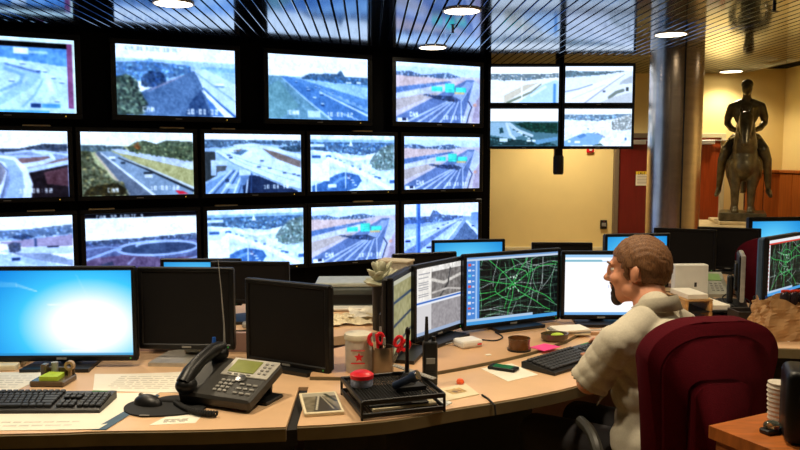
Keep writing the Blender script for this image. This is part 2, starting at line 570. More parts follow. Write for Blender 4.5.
# downlights: ring, glowing lens and the lamp's own light
def downlight(x, y, power, i):
    where = {0: 'round recessed ceiling lamp above the leftmost screens', 1: 'large round recessed ceiling lamp, nearest of the two in the middle of the ceiling', 2: 'round recessed ceiling lamp close to the top of the video wall',
             3: 'round recessed ceiling lamp in front of the metal column', 4: 'round recessed ceiling lamp above the statue'}
    lab = where.get(i) or {5: 'recessed ceiling lamp above the switched-off monitors', 6: 'recessed ceiling lamp above the green road map monitor', 7: 'recessed ceiling lamp above the right desk', 8: 'recessed ceiling lamp above the left keyboard', 9: 'recessed ceiling lamp above the seated man', 10: 'recessed ceiling lamp right of the maroon chair', 11: 'recessed ceiling lamp hidden behind the four hanging screens', 12: 'recessed ceiling lamp between the column and the side wall'}[i]
    t = thing('recessed_lamp', lab, 'ceiling lamp', (x, y, CEIL - 0.012), 0, 'recessed ceiling lamps')
    m_ = MB(); m_.lathe([(0.132, 0.012), (0.147, 0.012), (0.148, 0.004), (0.146, 0.001), (0.136, 0.0), (0.132, 0.004), (0.132, 0.012)], 32)
    m_.build('trim_ring', M_WHITEP, t, True)
    m_ = MB(); m_.lathe([(0, 0.002), (0.134, 0.002), (0.134, 0.009), (0, 0.009)], 28)
    m_.build('lens', mat('lamp_lens', (255, 240, 205), 0.4, emit=(255, 236, 200), estr=9.0), t)
    ld = bpy.data.lights.new('recessed_lamp_light', 'SPOT')
    ld.energy = power; ld.color = (1.0, 0.82, 0.57); ld.spot_size = math.radians(140); ld.spot_blend = 0.7; ld.shadow_soft_size = 0.09
    lo = bpy.data.objects.new('lamp_light', ld); COL.objects.link(lo); lo.parent = t; lo.location = (0, 0, -0.012)
for i, (x, y, pwr) in enumerate(DOWNLIGHTS):
    downlight(x, y, pwr, i)
m_ = MB(); m_.lathe([(0, 0.012), (0.012, 0.012), (0.012, -0.02), (0.028, -0.026), (0, -0.03)], 14)
tag(m_.build('sprinkler_head', M_CHROME, None, True, loc=(0.46, 6.75, CEIL - 0.012)), 'small sprinkler head in the slat ceiling above the central screens', 'sprinkler')
m_ = MB(); m_.lathe([(0, 0.012), (0.012, 0.012), (0.012, -0.03), (0.03, -0.036), (0, -0.042)], 14)
tag(m_.build('sprinkler_head', M_BLACKP, None, True, loc=(2.75, 5.7, CEIL - 0.012)), 'small dark sprinkler head in the slat ceiling right of the column lamp', 'sprinkler')
# ---------------------------------------------------------------- traffic camera pictures
def blur(p, n=1):
    for _ in range(n):
        a = np.pad(p.im, ((1, 1), (1, 1), (0, 0)), mode='edge')
        p.im = (a[1:-1, 1:-1] * 2 + a[:-2, 1:-1] + a[2:, 1:-1] + a[1:-1, :-2] + a[1:-1, 2:]) / 6.0
    return p
def tint(p, t):
    p.im = p.im * np.array(t); return p
def leaves(p, pts, cols, n=240, s=0.018):
    """small tufts of foliage scattered in a polygon"""
    us = [q[0] for q in pts]; vs2 = [q[1] for q in pts]
    m = p.inpoly(pts)
    p.put(m, tuple(c * 0.75 for c in cols[0]), 0.85)
    for _ in range(n):
        u = min(us) + (max(us) - min(us)) * p.rng.rand(); v = min(vs2) + (max(vs2) - min(vs2)) * p.rng.rand()
        iu = min(p.w - 1, max(0, int(u * (p.w - 1)))); iv = min(p.h - 1, max(0, int(v * (p.h - 1))))
        if not m[iv, iu]:
            continue
        k = 0.6 + 0.8 * p.rng.rand(); c = cols[p.rng.randint(len(cols))]
        p.blob(u, v, s, s * 1.5, tuple(min(255, x * k) for x in c), 0.8, 0.6)
    return p
def stamp(p, l=None, r=None, t='10:08:32', lt='CAM'):
    if l:
        p.text(lt, l[0], l[1], 0.0085, (250, 252, 255), 0.95)
    if r:
        p.text(t, r[0], r[1], 0.0085, (250, 252, 255), 0.9)
    return blur(p)
PW, PH = 150, 86
def pic_window():
    p = Pic(PW, PH, (200, 226, 250), 11)
    p.rect(0, 0.1, 1, 0.36, (112, 166, 220)); p.grain(20, 40, 26); p.rect(0.56, 0.13, 0.67, 0.22, (246, 250, 255)); p.rect(0.66, 0.17, 0.8, 0.2, (180, 214, 246))
    p.poly([(0, 0.28), (0.5, 0.28), (1, 0.38), (1, 1), (0, 1)], (206, 230, 252)); p.line([(0.0, 0.4), (0.5, 0.4), (0.72, 0.5), (0.66, 0.62), (0.5, 0.8), (0.3, 1)], 0.03, (178, 210, 244)); p.line([(0.5, 0.42), (0.62, 0.5), (0.6, 0.6), (0.46, 0.72)], 0.012, (150, 186, 228))
    p.line([(0.5, 0.36), (0.74, 0.46)], 0.007, (110, 140, 186)); p.line([(0.76, 0.56), (0.7, 0.76), (0.58, 0.98)], 0.006, (150, 190, 232)); p.line([(0.8, 0.5), (0.82, 0.7), (0.74, 0.98)], 0.02, (224, 242, 255))
    for (u, v) in ((0.62, 0.34), (0.73, 0.43), (0.78, 0.44), (0.84, 0.52), (0.9, 0.58), (0.86, 0.84), (0.54, 0.58)):
        p.rect(u - 0.018, v - 0.018, u + 0.018, v + 0.005, (236, 246, 255)); p.rect(u - 0.018, v + 0.005, u + 0.018, v + 0.018, (70, 104, 160))
    p.grain(10, 60, 40); p.rect(0.67, 0.88, 0.74, 0.93, (50, 84, 140)); p.rect(0.75, 0.88, 0.88, 0.93, (110, 176, 220)); blur(p)
    p.rect(0, 0.055, 0.94, 0.125, (6, 6, 12)); p.rect(0.94, 0.055, 0.985, 0.94, (150, 92, 138)); p.rect(0, 0, 1, 0.05, (226, 240, 238)); p.rect(0, 0.94, 1, 1, (200, 224, 240)); p.rect(0, 0.965, 0.8, 1, (120, 190, 232)); p.rect(0.985, 0, 1, 1, (224, 236, 226))
    return p
def pic_tree_road():
    p = Pic(PW, PH, (255, 255, 255), 12)
    p.rect(0, 0.2, 1, 0.5, (190, 216, 246)); leaves(p, [(0, 0.26), (0.25, 0.22), (0.6, 0.26), (0.62, 0.36), (0.3, 0.52), (0, 0.5)], ((120, 168, 222), (92, 138, 196), (150, 196, 240)), 260, 0.014); p.rect(0.26, 0.18, 0.3, 0.24, (140, 180, 224)); p.rect(0.7, 0.27, 1, 0.33, (150, 190, 234))
    leaves(p, [(0.2, 0.46), (0.27, 0.36), (0.38, 0.38), (0.4, 0.5), (0.34, 0.6), (0.2, 0.58)], ((70, 104, 150), (50, 80, 126)), 110, 0.014)
    p.poly([(0.62, 0.34), (0.66, 0.34), (0.74, 0.7), (0.8, 1.01), (0.0, 1.01), (0.2, 0.66), (0.42, 0.5)], (104, 134, 172)); p.poly([(0.6, 0.36), (0.45, 0.5), (0.22, 0.68), (0.3, 0.6)], (170, 160, 186)); p.poly([(0.7, 0.6), (0.78, 1), (0.55, 1), (0.6, 0.8)], (58, 88, 132), 0.8); p.grain(16, 70, 40)
    p.poly([(0.64, 0.32), (0.74, 0.3), (1, 0.4), (1, 1), (0.98, 1), (0.72, 0.58)], (214, 232, 252)); p.poly([(0.74, 0.3), (1, 0.36), (1, 0.5)], (160, 198, 238), 0.6); p.line([(0.72, 0.58), (0.86, 0.8), (1, 1.0)], 0.006, (84, 126, 186), 1, 0.01); p.line([(0.71, 0.62), (0.84, 0.84), (0.95, 1.0)], 0.006, (240, 248, 255), 1, 0.012); p.poly([(0.74, 0.7), (0.8, 1), (0.9, 1)], (96, 140, 200))
    p.rect(0.82, 0.5, 0.9, 0.53, (246, 250, 255)); p.rect(0.82, 0.535, 0.9, 0.555, (130, 166, 210)); p.line([(0.66, 0.36), (0.86, 0.6), (1, 0.76)], 0.004, (150, 184, 226))
    leaves(p, [(0, 0.46), (0.08, 0.42), (0.16, 0.5), (0.18, 0.66), (0.24, 0.82), (0.2, 1), (0, 1)], ((110, 130, 116), (140, 160, 140), (60, 78, 74), (44, 56, 60)), 420, 0.016)
    p.text('CAM 01 ROUTE 10:08', 0.08, 0.025, 0.006, (140, 160, 190), 0.7)
    return stamp(p, (0.21, 0.88), (0.58, 0.90))
def pic_wide_road():
    p = Pic(PW, PH, (255, 255, 255), 13)
    p.rect(0, 0.35, 1, 1, (140, 184, 222)); p.poly([(0.14, 0.34), (0.3, 0.34), (1, 0.46), (1, 0.72)], (172, 206, 236)); leaves(p, [(0.3, 0.36), (0.4, 0.28), (0.68, 0.26), (0.72, 0.2), (0.76, 0.3), (1, 0.3), (1, 0.42), (0.6, 0.4)], ((96, 142, 186), (70, 112, 160)), 240, 0.013); p.rect(0.77, 0.38, 0.83, 0.41, (236, 246, 255)); p.rect(0.88, 0.37, 0.93, 0.4, (226, 240, 255))
    p.poly([(0, 0.34), (0.13, 0.34), (0.62, 1), (0, 1)], (126, 166, 186)); p.grain(16, 70, 40); p.poly([(0.1, 0.4), (0.3, 0.8), (0.1, 1), (0, 1), (0, 0.5)], (130, 172, 176), 0.6)
    p.poly([(0.12, 0.34), (0.18, 0.34), (1, 0.86), (1, 1.01), (0.62, 1.01)], (94, 142, 196)); p.poly([(0.18, 0.34), (0.26, 0.35), (1, 0.66), (1, 0.84)], (110, 156, 206)); p.line([(0.5, 0.56), (1, 0.92)], 0.005, (226, 240, 255), 1, 0.009); p.line([(0.55, 0.54), (1, 0.84)], 0.003, (190, 218, 246)); p.line([(0.13, 0.36), (0.36, 0.68), (0.62, 1)], 0.003, (200, 224, 248), 1, 0.008)
    for k in range(5):
        p.line([(0.72 + 0.05 * k, 0.88 + 0.03 * k), (0.76 + 0.05 * k, 0.92 + 0.03 * k)], 0.004, (236, 246, 255)); p.line([(0.7 + 0.07 * k, 0.62 + 0.045 * k), (0.73 + 0.07 * k, 0.64 + 0.045 * k)], 0.003, (220, 236, 252))
    for (u, v, s) in ((0.27, 0.42, 0.010), (0.38, 0.5, 0.014), (0.39, 0.54, 0.016), (0.46, 0.49, 0.01), (0.5, 0.5, 0.009), (0.52, 0.6, 0.018), (0.45, 0.66, 0.016), (0.53, 0.76, 0.018), (0.63, 0.57, 0.011), (0.52, 0.54, 0.009)):
        p.rect(u - s, v - s * 1.2, u + s, v, (220, 238, 252)); p.rect(u - s, v, u + s, v + s * 1.2, (44, 84, 136))
    p.grain(8, 70, 40); p.rect(0.38, 0.87, 0.51, 0.97, (220, 238, 255), 0.8); p.rect(0.18, 0.86, 0.3, 0.93, (200, 226, 246), 0.5)
    return stamp(p, (0.2, 0.87), (0.58, 0.88))
def pic_signs(seed=14):
    p = Pic(PW, PH, (216, 232, 252), seed)
    p.rect(0, 0, 1, 0.06, (238, 244, 255)); p.rect(0, 0.2, 1, 1, (214, 206, 218)); leaves(p, [(0, 0.16), (0.15, 0.14), (0.3, 0.2), (0.6, 0.14), (0.75, 0.2), (0.6, 0.24), (0, 0.22)], ((110, 140, 186), (150, 174, 212), (230, 238, 250)), 120, 0.012)
    p.poly([(0, 0.22), (0.5, 0.24), (0.7, 0.26), (0, 0.42)], (222, 200, 200)); p.poly([(0, 0.42), (0.62, 0.28), (0.66, 0.3), (0, 0.52)], (110, 140, 190)); p.poly([(0, 0.52), (0.66, 0.32), (0.5, 0.46), (0, 0.64)], (214, 218, 238)); p.poly([(0, 0.62), (0.3, 0.52), (0.5, 0.5), (0.38, 0.58), (0, 0.82)], (200, 188, 188)); p.poly([(0.66, 0.3), (0.86, 0.24), (0.84, 0.3), (0.68, 0.44)], (220, 196, 206))
    p.poly([(0.0, 0.92), (0.42, 0.58), (0.84, 0.24), (0.93, 0.24), (0.94, 0.3), (0.86, 0.6), (0.78, 1.01), (0, 1.01)], (120, 142, 188))
    for k in range(6):
        p.line([(0.84 + 0.016 * k, 0.28), (0.62 + 0.03 * k, 0.62), (0.10 + 0.135 * k, 1.02)], 0.002, (226, 234, 252), 0.95, 0.008)
    p.poly([(0.93, 0.24), (1, 0.3), (1, 0.5), (0.9, 0.72), (0.84, 1), (0.8, 1), (0.86, 0.62)], (200, 208, 234)); p.poly([(0.96, 0.6), (1, 0.5), (1, 1), (0.9, 1)], (190, 176, 196)); p.line([(0.86, 0.62), (0.9, 0.72), (0.87, 0.84), (0.84, 1)], 0.006, (60, 70, 110)); p.blob(0.94, 0.68, 0.03, 0.04, (226, 170, 150), 0.8)
    leaves(p, [(0.3, 0.52), (0.5, 0.54), (0.66, 0.54), (0.76, 0.6), (0.7, 0.64), (0.48, 0.6)], ((70, 90, 136), (100, 122, 166)), 60, 0.014)
    for (u0, v0, u1, v1) in ((0.41, 0.38, 0.54, 0.47), (0.575, 0.32, 0.69, 0.48), (0.70, 0.38, 0.83, 0.46)):
        p.rect(u0, v0, u1, v1, (74, 226, 204), 0.92)
        for k in range(3):
            p.rect(u0 + 0.01, v0 + (v1 - v0) * (0.2 + 0.3 * k), u1 - 0.02, v0 + (v1 - v0) * (0.3 + 0.3 * k), (130, 240, 222), 0.7)
    p.rect(0.69, 0.47, 0.81, 0.5, (226, 196, 150)); p.line([(0.28, 0.5), (0.28, 0.36), (0.42, 0.36)], 0.004, (170, 190, 224)); p.rect(0.02, 0.93, 0.14, 1, (244, 248, 255)); p.rect(0.07, 0.94, 0.12, 0.98, (50, 60, 100)); p.grain(9, 70, 40)
    return stamp(p, (0.16, 0.84), (0.56, 0.88))
def pic_ramps():
    p = Pic(PW, PH, (255, 255, 255), 15)
    p.rect(0, 0.3, 1, 1, (150, 164, 196)); leaves(p, [(0.0, 0.26), (0.3, 0.27), (0.62, 0.26), (0.78, 0.2), (1, 0.2), (1, 0.3), (0, 0.32)], ((70, 84, 110), (46, 60, 86)), 200, 0.012); p.grain(16, 60, 30)
    p.poly([(0.55, 0.42), (0.85, 0.38), (0.86, 0.44), (0.62, 0.5)], (142, 112, 116)); p.poly([(0.66, 0.54), (1, 0.4), (1, 0.52), (0.7, 0.56)], (150, 122, 120)); p.line([(0.72, 0.3), (0.86, 0.36), (0.88, 0.42), (0.78, 0.48), (0.64, 0.52)], 0.014, (220, 232, 252), 1, 0.02); p.line([(0.5, 0.34), (0.66, 0.3), (0.8, 0.3), (1, 0.36)], 0.008, (206, 220, 246)); p.line([(0.4, 0.38), (0.7, 0.38), (0.84, 0.36)], 0.008, (190, 206, 236))
    p.poly([(0.66, 0.62), (1, 0.48), (1, 1.01), (0.66, 1.01)], (40, 30, 40)); p.poly([(0.8, 0.62), (1, 0.54), (1, 0.84), (0.82, 0.8)], (106, 72, 82)); p.line([(1, 0.47), (0.84, 0.53), (0.66, 0.6)], 0.02, (206, 222, 250)); p.grain(12, 60, 36)
    p.line([(0.42, 0.42), (0.56, 0.46), (0.63, 0.6), (0.66, 0.8), (0.64, 1.05)], 0.035, (238, 244, 255), 1, 0.05); p.line([(0.44, 0.44), (0.54, 0.5), (0.58, 0.66), (0.58, 0.84), (0.54, 1.05)], 0.03, (176, 196, 236), 1, 0.07); p.line([(0.36, 0.42), (0.48, 0.5), (0.5, 0.64), (0.44, 0.9), (0.4, 1.05)], 0.02, (226, 234, 250)); p.line([(0.46, 0.48), (0.515, 0.6), (0.49, 0.78), (0.46, 1.0)], 0.004, (90, 106, 150)); p.poly([(0.3, 0.5), (0.46, 0.48), (0.5, 0.6), (0.46, 0.8), (0.3, 0.9)], (120, 110, 124), 0.6)
    return stamp(p, None, (0.60, 0.87))
def pic_freeway_trees():
    p = Pic(PW, PH, (252, 254, 255), 16)
    p.rect(0, 0.22, 1, 1, (190, 190, 150)); leaves(p, [(0.0, 0.2), (0.36, 0.22), (0.4, 0.28), (0, 0.32)], ((120, 140, 150), (90, 112, 124)), 120, 0.012)
    p.poly([(0.26, 0.27), (0.36, 0.27), (1, 0.46), (1, 0.6), (0.34, 0.34)], (206, 214, 232)); p.poly([(0.3, 0.33), (0.4, 0.35), (1, 0.6), (1, 0.88), (0.3, 0.4)], (190, 184, 136)); p.grain(14, 70, 36)
    leaves(p, [(0.4, 0.24), (0.46, 0.16), (0.56, 0.13), (0.66, 0.18), (0.76, 0.12), (1, 0.14), (1, 0.46), (0.7, 0.38), (0.42, 0.3)], ((110, 124, 96), (80, 96, 76), (150, 156, 120), (60, 72, 62)), 420, 0.014); leaves(p, [(0.45, 0.22), (0.49, 0.16), (0.52, 0.24), (0.5, 0.28)], ((170, 116, 70), (140, 96, 60)), 40, 0.012)
    p.poly([(0.14, 0.3), (0.26, 0.3), (0.5, 0.5), (1, 0.9), (1, 1.01), (0.6, 1.01)], (150, 168, 190)); p.poly([(0.12, 0.32), (0.16, 0.31), (0.62, 1.01), (0.38, 1.01)], (120, 130, 148)); p.poly([(0.11, 0.34), (0.13, 0.34), (0.42, 1), (0.3, 0.8)], (206, 190, 170)); p.line([(0.17, 0.33), (0.64, 1.02)], 0.006, (240, 244, 250), 1, 0.012); p.line([(0.32, 0.4), (0.55, 0.56), (1, 0.93)], 0.005, (46, 54, 66), 1, 0.02); p.line([(0.34, 0.4), (0.6, 0.58), (1, 0.9)], 0.003, (214, 220, 226), 1, 0.012)
    p.rect(0.54, 0.63, 0.62, 0.67, (50, 62, 74)); p.rect(0.55, 0.67, 0.62, 0.72, (226, 232, 240)); p.rect(0.34, 0.47, 0.38, 0.5, (60, 74, 92)); p.rect(0.24, 0.38, 0.29, 0.42, (246, 250, 255)); p.rect(0.26, 0.42, 0.29, 0.45, (110, 126, 150)); p.poly([(0.82, 0.93), (0.9, 0.95), (0.96, 1), (0.86, 1)], (222, 40, 66))
    leaves(p, [(0, 0.3), (0.08, 0.3), (0.12, 0.5), (0.2, 0.6), (0.26, 0.74), (0.36, 0.8), (0.4, 1), (0, 1)], ((130, 134, 110), (92, 98, 76), (64, 66, 46), (150, 140, 100)), 480, 0.016); leaves(p, [(0.06, 0.86), (0.3, 0.8), (0.38, 0.9), (0.36, 1), (0, 1)], ((70, 60, 34), (40, 38, 30), (96, 84, 50)), 160, 0.016)
    return stamp(p, (0.22, 0.88), (0.60, 0.86))
def pic_overpass():
    p = Pic(PW, PH, (255, 255, 255), 17)
    p.rect(0, 0.1, 1, 1, (180, 204, 236)); leaves(p, [(0, 0.1), (1, 0.1), (1, 0.2), (0.5, 0.16), (0.2, 0.22), (0, 0.24)], ((110, 140, 172), (80, 108, 140), (160, 188, 216)), 240, 0.013); leaves(p, [(0.76, 0.22), (1, 0.18), (1, 0.3), (0.84, 0.3)], ((70, 100, 124), (96, 126, 150)), 60, 0.014)
    p.poly([(0.58, 0.24), (0.66, 0.26), (1, 0.46), (1, 0.58), (0.8, 0.5)], (150, 134, 130)); p.line([(0.3, 0.2), (0.5, 0.18), (0.66, 0.24), (1, 0.38)], 0.012, (226, 238, 255), 1, 0.022)
    p.poly([(0, 0.3), (0.1, 0.3), (0.12, 0.7), (0, 0.8)], (70, 78, 84)); p.poly([(0, 0.84), (0.3, 0.6), (0.5, 0.64), (0.4, 1.01), (0, 1.01)], (140, 172, 214)); p.poly([(0.36, 0.66), (0.56, 0.72), (0.96, 0.98), (0.96, 1.01), (0.38, 1.01)], (40, 60, 96))
    for k in range(4):
        p.line([(0.02 + 0.13 * k, 1.02), (0.26 + 0.06 * k, 0.62)], 0.008, (226, 238, 255)); p.line([(0.07 + 0.13 * k, 1.02), (0.29 + 0.06 * k, 0.62)], 0.006, (76, 104, 150))
    p.poly([(0.06, 0.44), (0.22, 0.46), (0.22, 0.53), (0.06, 0.52)], (206, 220, 240)); p.poly([(0.06, 0.52), (0.11, 0.52), (0.11, 0.7), (0.06, 0.7)], (190, 208, 232)); p.poly([(0.11, 0.53), (0.22, 0.54), (0.2, 0.62), (0.12, 0.64)], (110, 116, 124)); p.poly([(0.34, 0.6), (0.46, 0.62), (0.46, 0.7), (0.34, 0.7)], (206, 222, 244)); p.poly([(0.35, 0.7), (0.45, 0.7), (0.4, 0.86), (0.36, 0.86)], (120, 150, 192))
    p.poly([(0.1, 0.3), (0.16, 0.26), (0.34, 0.22), (0.56, 0.22), (0.7, 0.4), (1, 0.58), (1, 0.97), (0.84, 0.92), (0.5, 0.68), (0.26, 0.5)], (222, 236, 254)); p.poly([(0.26, 0.32), (0.4, 0.26), (0.44, 0.28), (0.36, 0.36)], (110, 140, 170)); p.poly([(0.28, 0.28), (0.38, 0.25), (0.34, 0.3)], (150, 140, 136)); p.line([(0.12, 0.32), (0.28, 0.5), (0.5, 0.66), (0.84, 0.9), (1, 0.96)], 0.004, (120, 150, 196)); p.line([(0.2, 0.32), (0.46, 0.48), (0.8, 0.64), (1, 0.74)], 0.003, (160, 186, 222)); p.line([(0.16, 0.3), (0.42, 0.52), (0.76, 0.72), (1, 0.84)], 0.003, (176, 200, 232))
    for (u, v) in ((0.55, 0.56), (0.66, 0.58), (0.82, 0.67), (0.92, 0.69), (0.58, 0.45), (0.26, 0.4), (0.24, 0.36), (0.97, 0.71)):
        p.rect(u - 0.02, v - 0.012, u + 0.02, v + 0.012, (70, 92, 130), 0.9)
    p.rect(0.2, 0.76, 0.24, 0.82, (60, 84, 120)); p.grain(9, 70, 40); p.rect(0.2, 0.84, 0.31, 0.92, (226, 238, 255), 0.6)
    return stamp(p, None, (0.60, 0.87))
def pic_city(seed=18):
    p = Pic(PW, PH, (238, 247, 255), seed)
    p.rect(0, 0.08, 1, 0.2, (176, 208, 240)); leaves(p, [(0, 0.12), (1, 0.12), (1, 0.24), (0.6, 0.36), (0.4, 0.32), (0, 0.26)], ((110, 152, 198), (78, 120, 170), (150, 186, 222)), 300, 0.014); p.poly([(0.44, 0.2), (0.47, 0.1), (0.5, 0.2)], (246, 250, 255)); p.rect(0.0, 0.16, 0.16, 0.2, (226, 240, 255))
    p.poly([(0, 0.28), (0.4, 0.34), (0.6, 0.36), (1, 0.5), (1, 1.01), (0, 1.01)], (222, 238, 255)); p.grain(26, 36, 22); p.rect(0.02, 0.36, 0.12, 0.4, (70, 110, 170)); p.rect(0.18, 0.36, 0.24, 0.42, (60, 112, 180))
    p.line([(0.2, 0.42), (0.42, 0.56), (0.6, 0.68), (0.8, 0.86), (0.96, 1)], 0.024, (250, 254, 255)); p.line([(0.3, 0.36), (0.5, 0.44), (0.72, 0.4)], 0.014, (248, 252, 255)); p.cars((0.3, 0.42), (0.85, 0.8), 26, 0.012, 0.018, ((120, 156, 204), (252, 254, 255), (160, 186, 222), (96, 130, 180)))
    p.poly([(0.1, 0.86), (0.3, 0.7), (0.4, 0.66), (0.56, 0.72), (0.6, 0.82), (0.54, 0.95), (0.4, 1.01), (0.02, 1.01), (0.02, 0.9)], (84, 130, 188)); p.grain(10, 50, 30); p.line([(0.2, 0.96), (0.34, 0.78), (0.46, 0.74)], 0.012, (130, 172, 220)); p.cars((0.42, 0.72), (0.56, 0.95), 9, 0.014, 0.016, ((226, 240, 255), (120, 110, 150), (60, 96, 150))); p.rect(0.2, 0.88, 0.3, 0.94, (236, 246, 255))
    p.rect(0.01, 0.5, 0.22, 0.82, (254, 255, 255)); p.poly([(0.12, 0.5), (0.16, 0.44), (0.2, 0.44), (0.22, 0.5)], (252, 254, 255)); p.line([(0.06, 0.82), (0.06, 1)], 0.008, (236, 246, 255)); p.line([(0.405, 0.45), (0.405, 0.95)], 0.006, (226, 240, 255))
    leaves(p, [(0.74, 0.36), (0.86, 0.2), (1, 0.14), (1, 0.62), (0.8, 0.64), (0.68, 0.54)], ((150, 176, 180), (120, 150, 156), (186, 206, 206), (110, 132, 120)), 300, 0.014); p.rect(0.6, 0.52, 0.72, 0.64, (240, 248, 255)); p.rect(0.94, 0.82, 1, 0.88, (90, 130, 190)); p.grain(9, 80, 44)
    return blur(p)
def pic_hazy():
    p = Pic(PW, PH, (255, 255, 255), 19)
    p.rect(0, 0.2, 1, 0.36, (170, 194, 230)); leaves(p, [(0, 0.22), (0.6, 0.2), (1, 0.14), (1, 0.3), (0, 0.34)], ((140, 168, 212), (110, 140, 188), (206, 222, 246)), 240, 0.013); leaves(p, [(0.5, 0.3), (0.62, 0.26), (0.7, 0.32), (0.6, 0.36)], ((66, 90, 134), (90, 116, 160)), 50, 0.012)
    p.poly([(0.4, 0.38), (1, 0.3), (1, 0.48), (0.6, 0.46)], (176, 164, 194)); p.poly([(0.4, 0.5), (0.7, 0.46), (1, 0.5), (1, 0.6), (0.5, 0.56)], (206, 220, 246)); p.poly([(0.5, 0.54), (0.8, 0.58), (1, 0.7), (1, 0.8), (0.64, 0.64)], (158, 170, 200)); p.poly([(0, 0.5), (0.5, 0.56), (1, 0.82), (1, 1.01), (0, 1.01)], (186, 206, 244)); p.line([(0.45, 0.62), (1, 0.96)], 0.004, (220, 232, 252)); p.line([(0, 0.9), (0.62, 0.98)], 0.004, (90, 120, 180))
    leaves(p, [(0.48, 0.42), (0.52, 0.38), (0.58, 0.4), (0.58, 0.52), (0.5, 0.54)], ((96, 108, 140), (70, 80, 110)), 70, 0.012); p.rect(0.505, 0.58, 0.57, 0.62, (206, 222, 246)); p.rect(0.51, 0.62, 0.575, 0.67, (50, 76, 130)); p.rect(0.79, 0.46, 0.88, 0.49, (60, 66, 96)); p.rect(0.69, 0.34, 0.71, 0.46, (80, 96, 140)); p.rect(0.945, 0.64, 0.97, 0.69, (230, 240, 255)); p.rect(0.92, 0.94, 1, 1, (40, 70, 130)); p.grain(9, 70, 40)
    return blur(p)
def pic_field():
    p = Pic(PW, PH, (255, 255, 255), 20)
    p.rect(0, 0.42, 1, 1, (112, 122, 164)); leaves(p, [(0, 0.42), (0.5, 0.4), (1, 0.36), (1, 0.46), (0, 0.5)], ((110, 130, 170), (76, 94, 138), (150, 170, 206)), 220, 0.013); p.poly([(0, 0.7), (0.4, 0.66), (0.7, 0.76), (1, 0.74), (1, 1.01), (0, 1.01)], (120, 100, 134)); p.grain(18, 70, 40)
    def oval(cx, cy, rx, ry, a0=0, a1=6.29):
        return [(cx + rx * math.cos(a), cy + ry * math.sin(a)) for a in np.linspace(a0, a1, 34)]
    p.poly(oval(0.66, 0.58, 0.36, 0.1), (74, 92, 128)); p.line(oval(0.64, 0.58, 0.37, 0.115), 0.010, (186, 204, 240)); p.line(oval(0.7, 0.53, 0.26, 0.05, 3.0, 5.9), 0.008, (190, 206, 238)); p.line([(0.3, 0.57), (0.24, 0.58), (0.1, 0.66), (0, 0.72)], 0.010, (176, 196, 234)); p.line([(0.3, 0.55), (0.16, 0.52), (0, 0.55)], 0.006, (150, 172, 214)); p.line([(0.36, 0.82), (0.42, 0.72)], 0.006, (160, 164, 200)); p.poly([(0.12, 0.8), (0.22, 0.76), (0.24, 0.82), (0.14, 0.84)], (70, 74, 104)); p.line([(0.8, 0.84), (1, 0.76)], 0.01, (170, 184, 220)); p.line([(0.52, 1), (0.66, 0.92)], 0.01, (206, 220, 246))
    p.rect(0, 0, 1, 0.07, (6, 10, 24)); p.text('CAM 32 ROUTE 9', 0.1, 0.02, 0.0075, (236, 240, 246))
    return blur(p)
def pic_pole():
    p = Pic(PW, PH, (246, 249, 255), 21)
    p.rect(0, 0.26, 1, 1, (166, 190, 238)); leaves(p, [(0, 0.24), (0.34, 0.24), (0.38, 0.12), (0.44, 0.16), (0.5, 0.22), (0.8, 0.26), (0.7, 0.34), (0, 0.38)], ((120, 150, 206), (92, 122, 180), (160, 186, 230)), 260, 0.014); p.rect(0.9, 0.2, 1, 0.36, (140, 170, 222))
    p.poly([(0.76, 0.3), (0.8, 0.32), (0.4, 1.01), (0, 1.01), (0, 0.5)], (200, 218, 252)); p.poly([(0.72, 0.34), (0.74, 0.34), (0.1, 1), (0, 1), (0, 0.9)], (130, 152, 200)); p.poly([(0.82, 0.38), (0.86, 0.4), (1, 0.62), (1, 1.01), (0.5, 1.01)], (108, 132, 170)); p.grain(16, 70, 40); p.poly([(0.84, 0.34), (1, 0.56), (1, 0.66), (0.82, 0.37)], (226, 236, 255)); p.line([(0.78, 0.34), (0.42, 1.0)], 0.004, (246, 250, 255), 1, 0.012); p.line([(0.7, 0.36), (0.2, 0.6), (0, 0.68)], 0.004, (246, 250, 255), 1, 0.01)
    for (u, v, s) in ((0.05, 0.7, 0.035), (0.33, 0.84, 0.035), (0.45, 0.48, 0.018), (0.52, 0.42, 0.014), (0.58, 0.38, 0.014), (0.93, 0.46, 0.02), (0.76, 0.34, 0.012)):
        p.rect(u - s, v - s * 0.9, u + s, v - s * 0.2, (190, 210, 246)); p.rect(u - s, v - s * 0.2, u + s, v + s * 0.8, (46, 70, 140))
    p.rect(0.155, 0, 0.21, 1, (78, 122, 200)); p.rect(0.155, 0, 0.175, 1, (130, 170, 232)); p.rect(0.0, 0.3, 0.28, 0.37, (90, 126, 190), 0.7); p.line([(0.87, 0.74), (0.9, 0.82)], 0.014, (50, 84, 150))
    return blur(p)
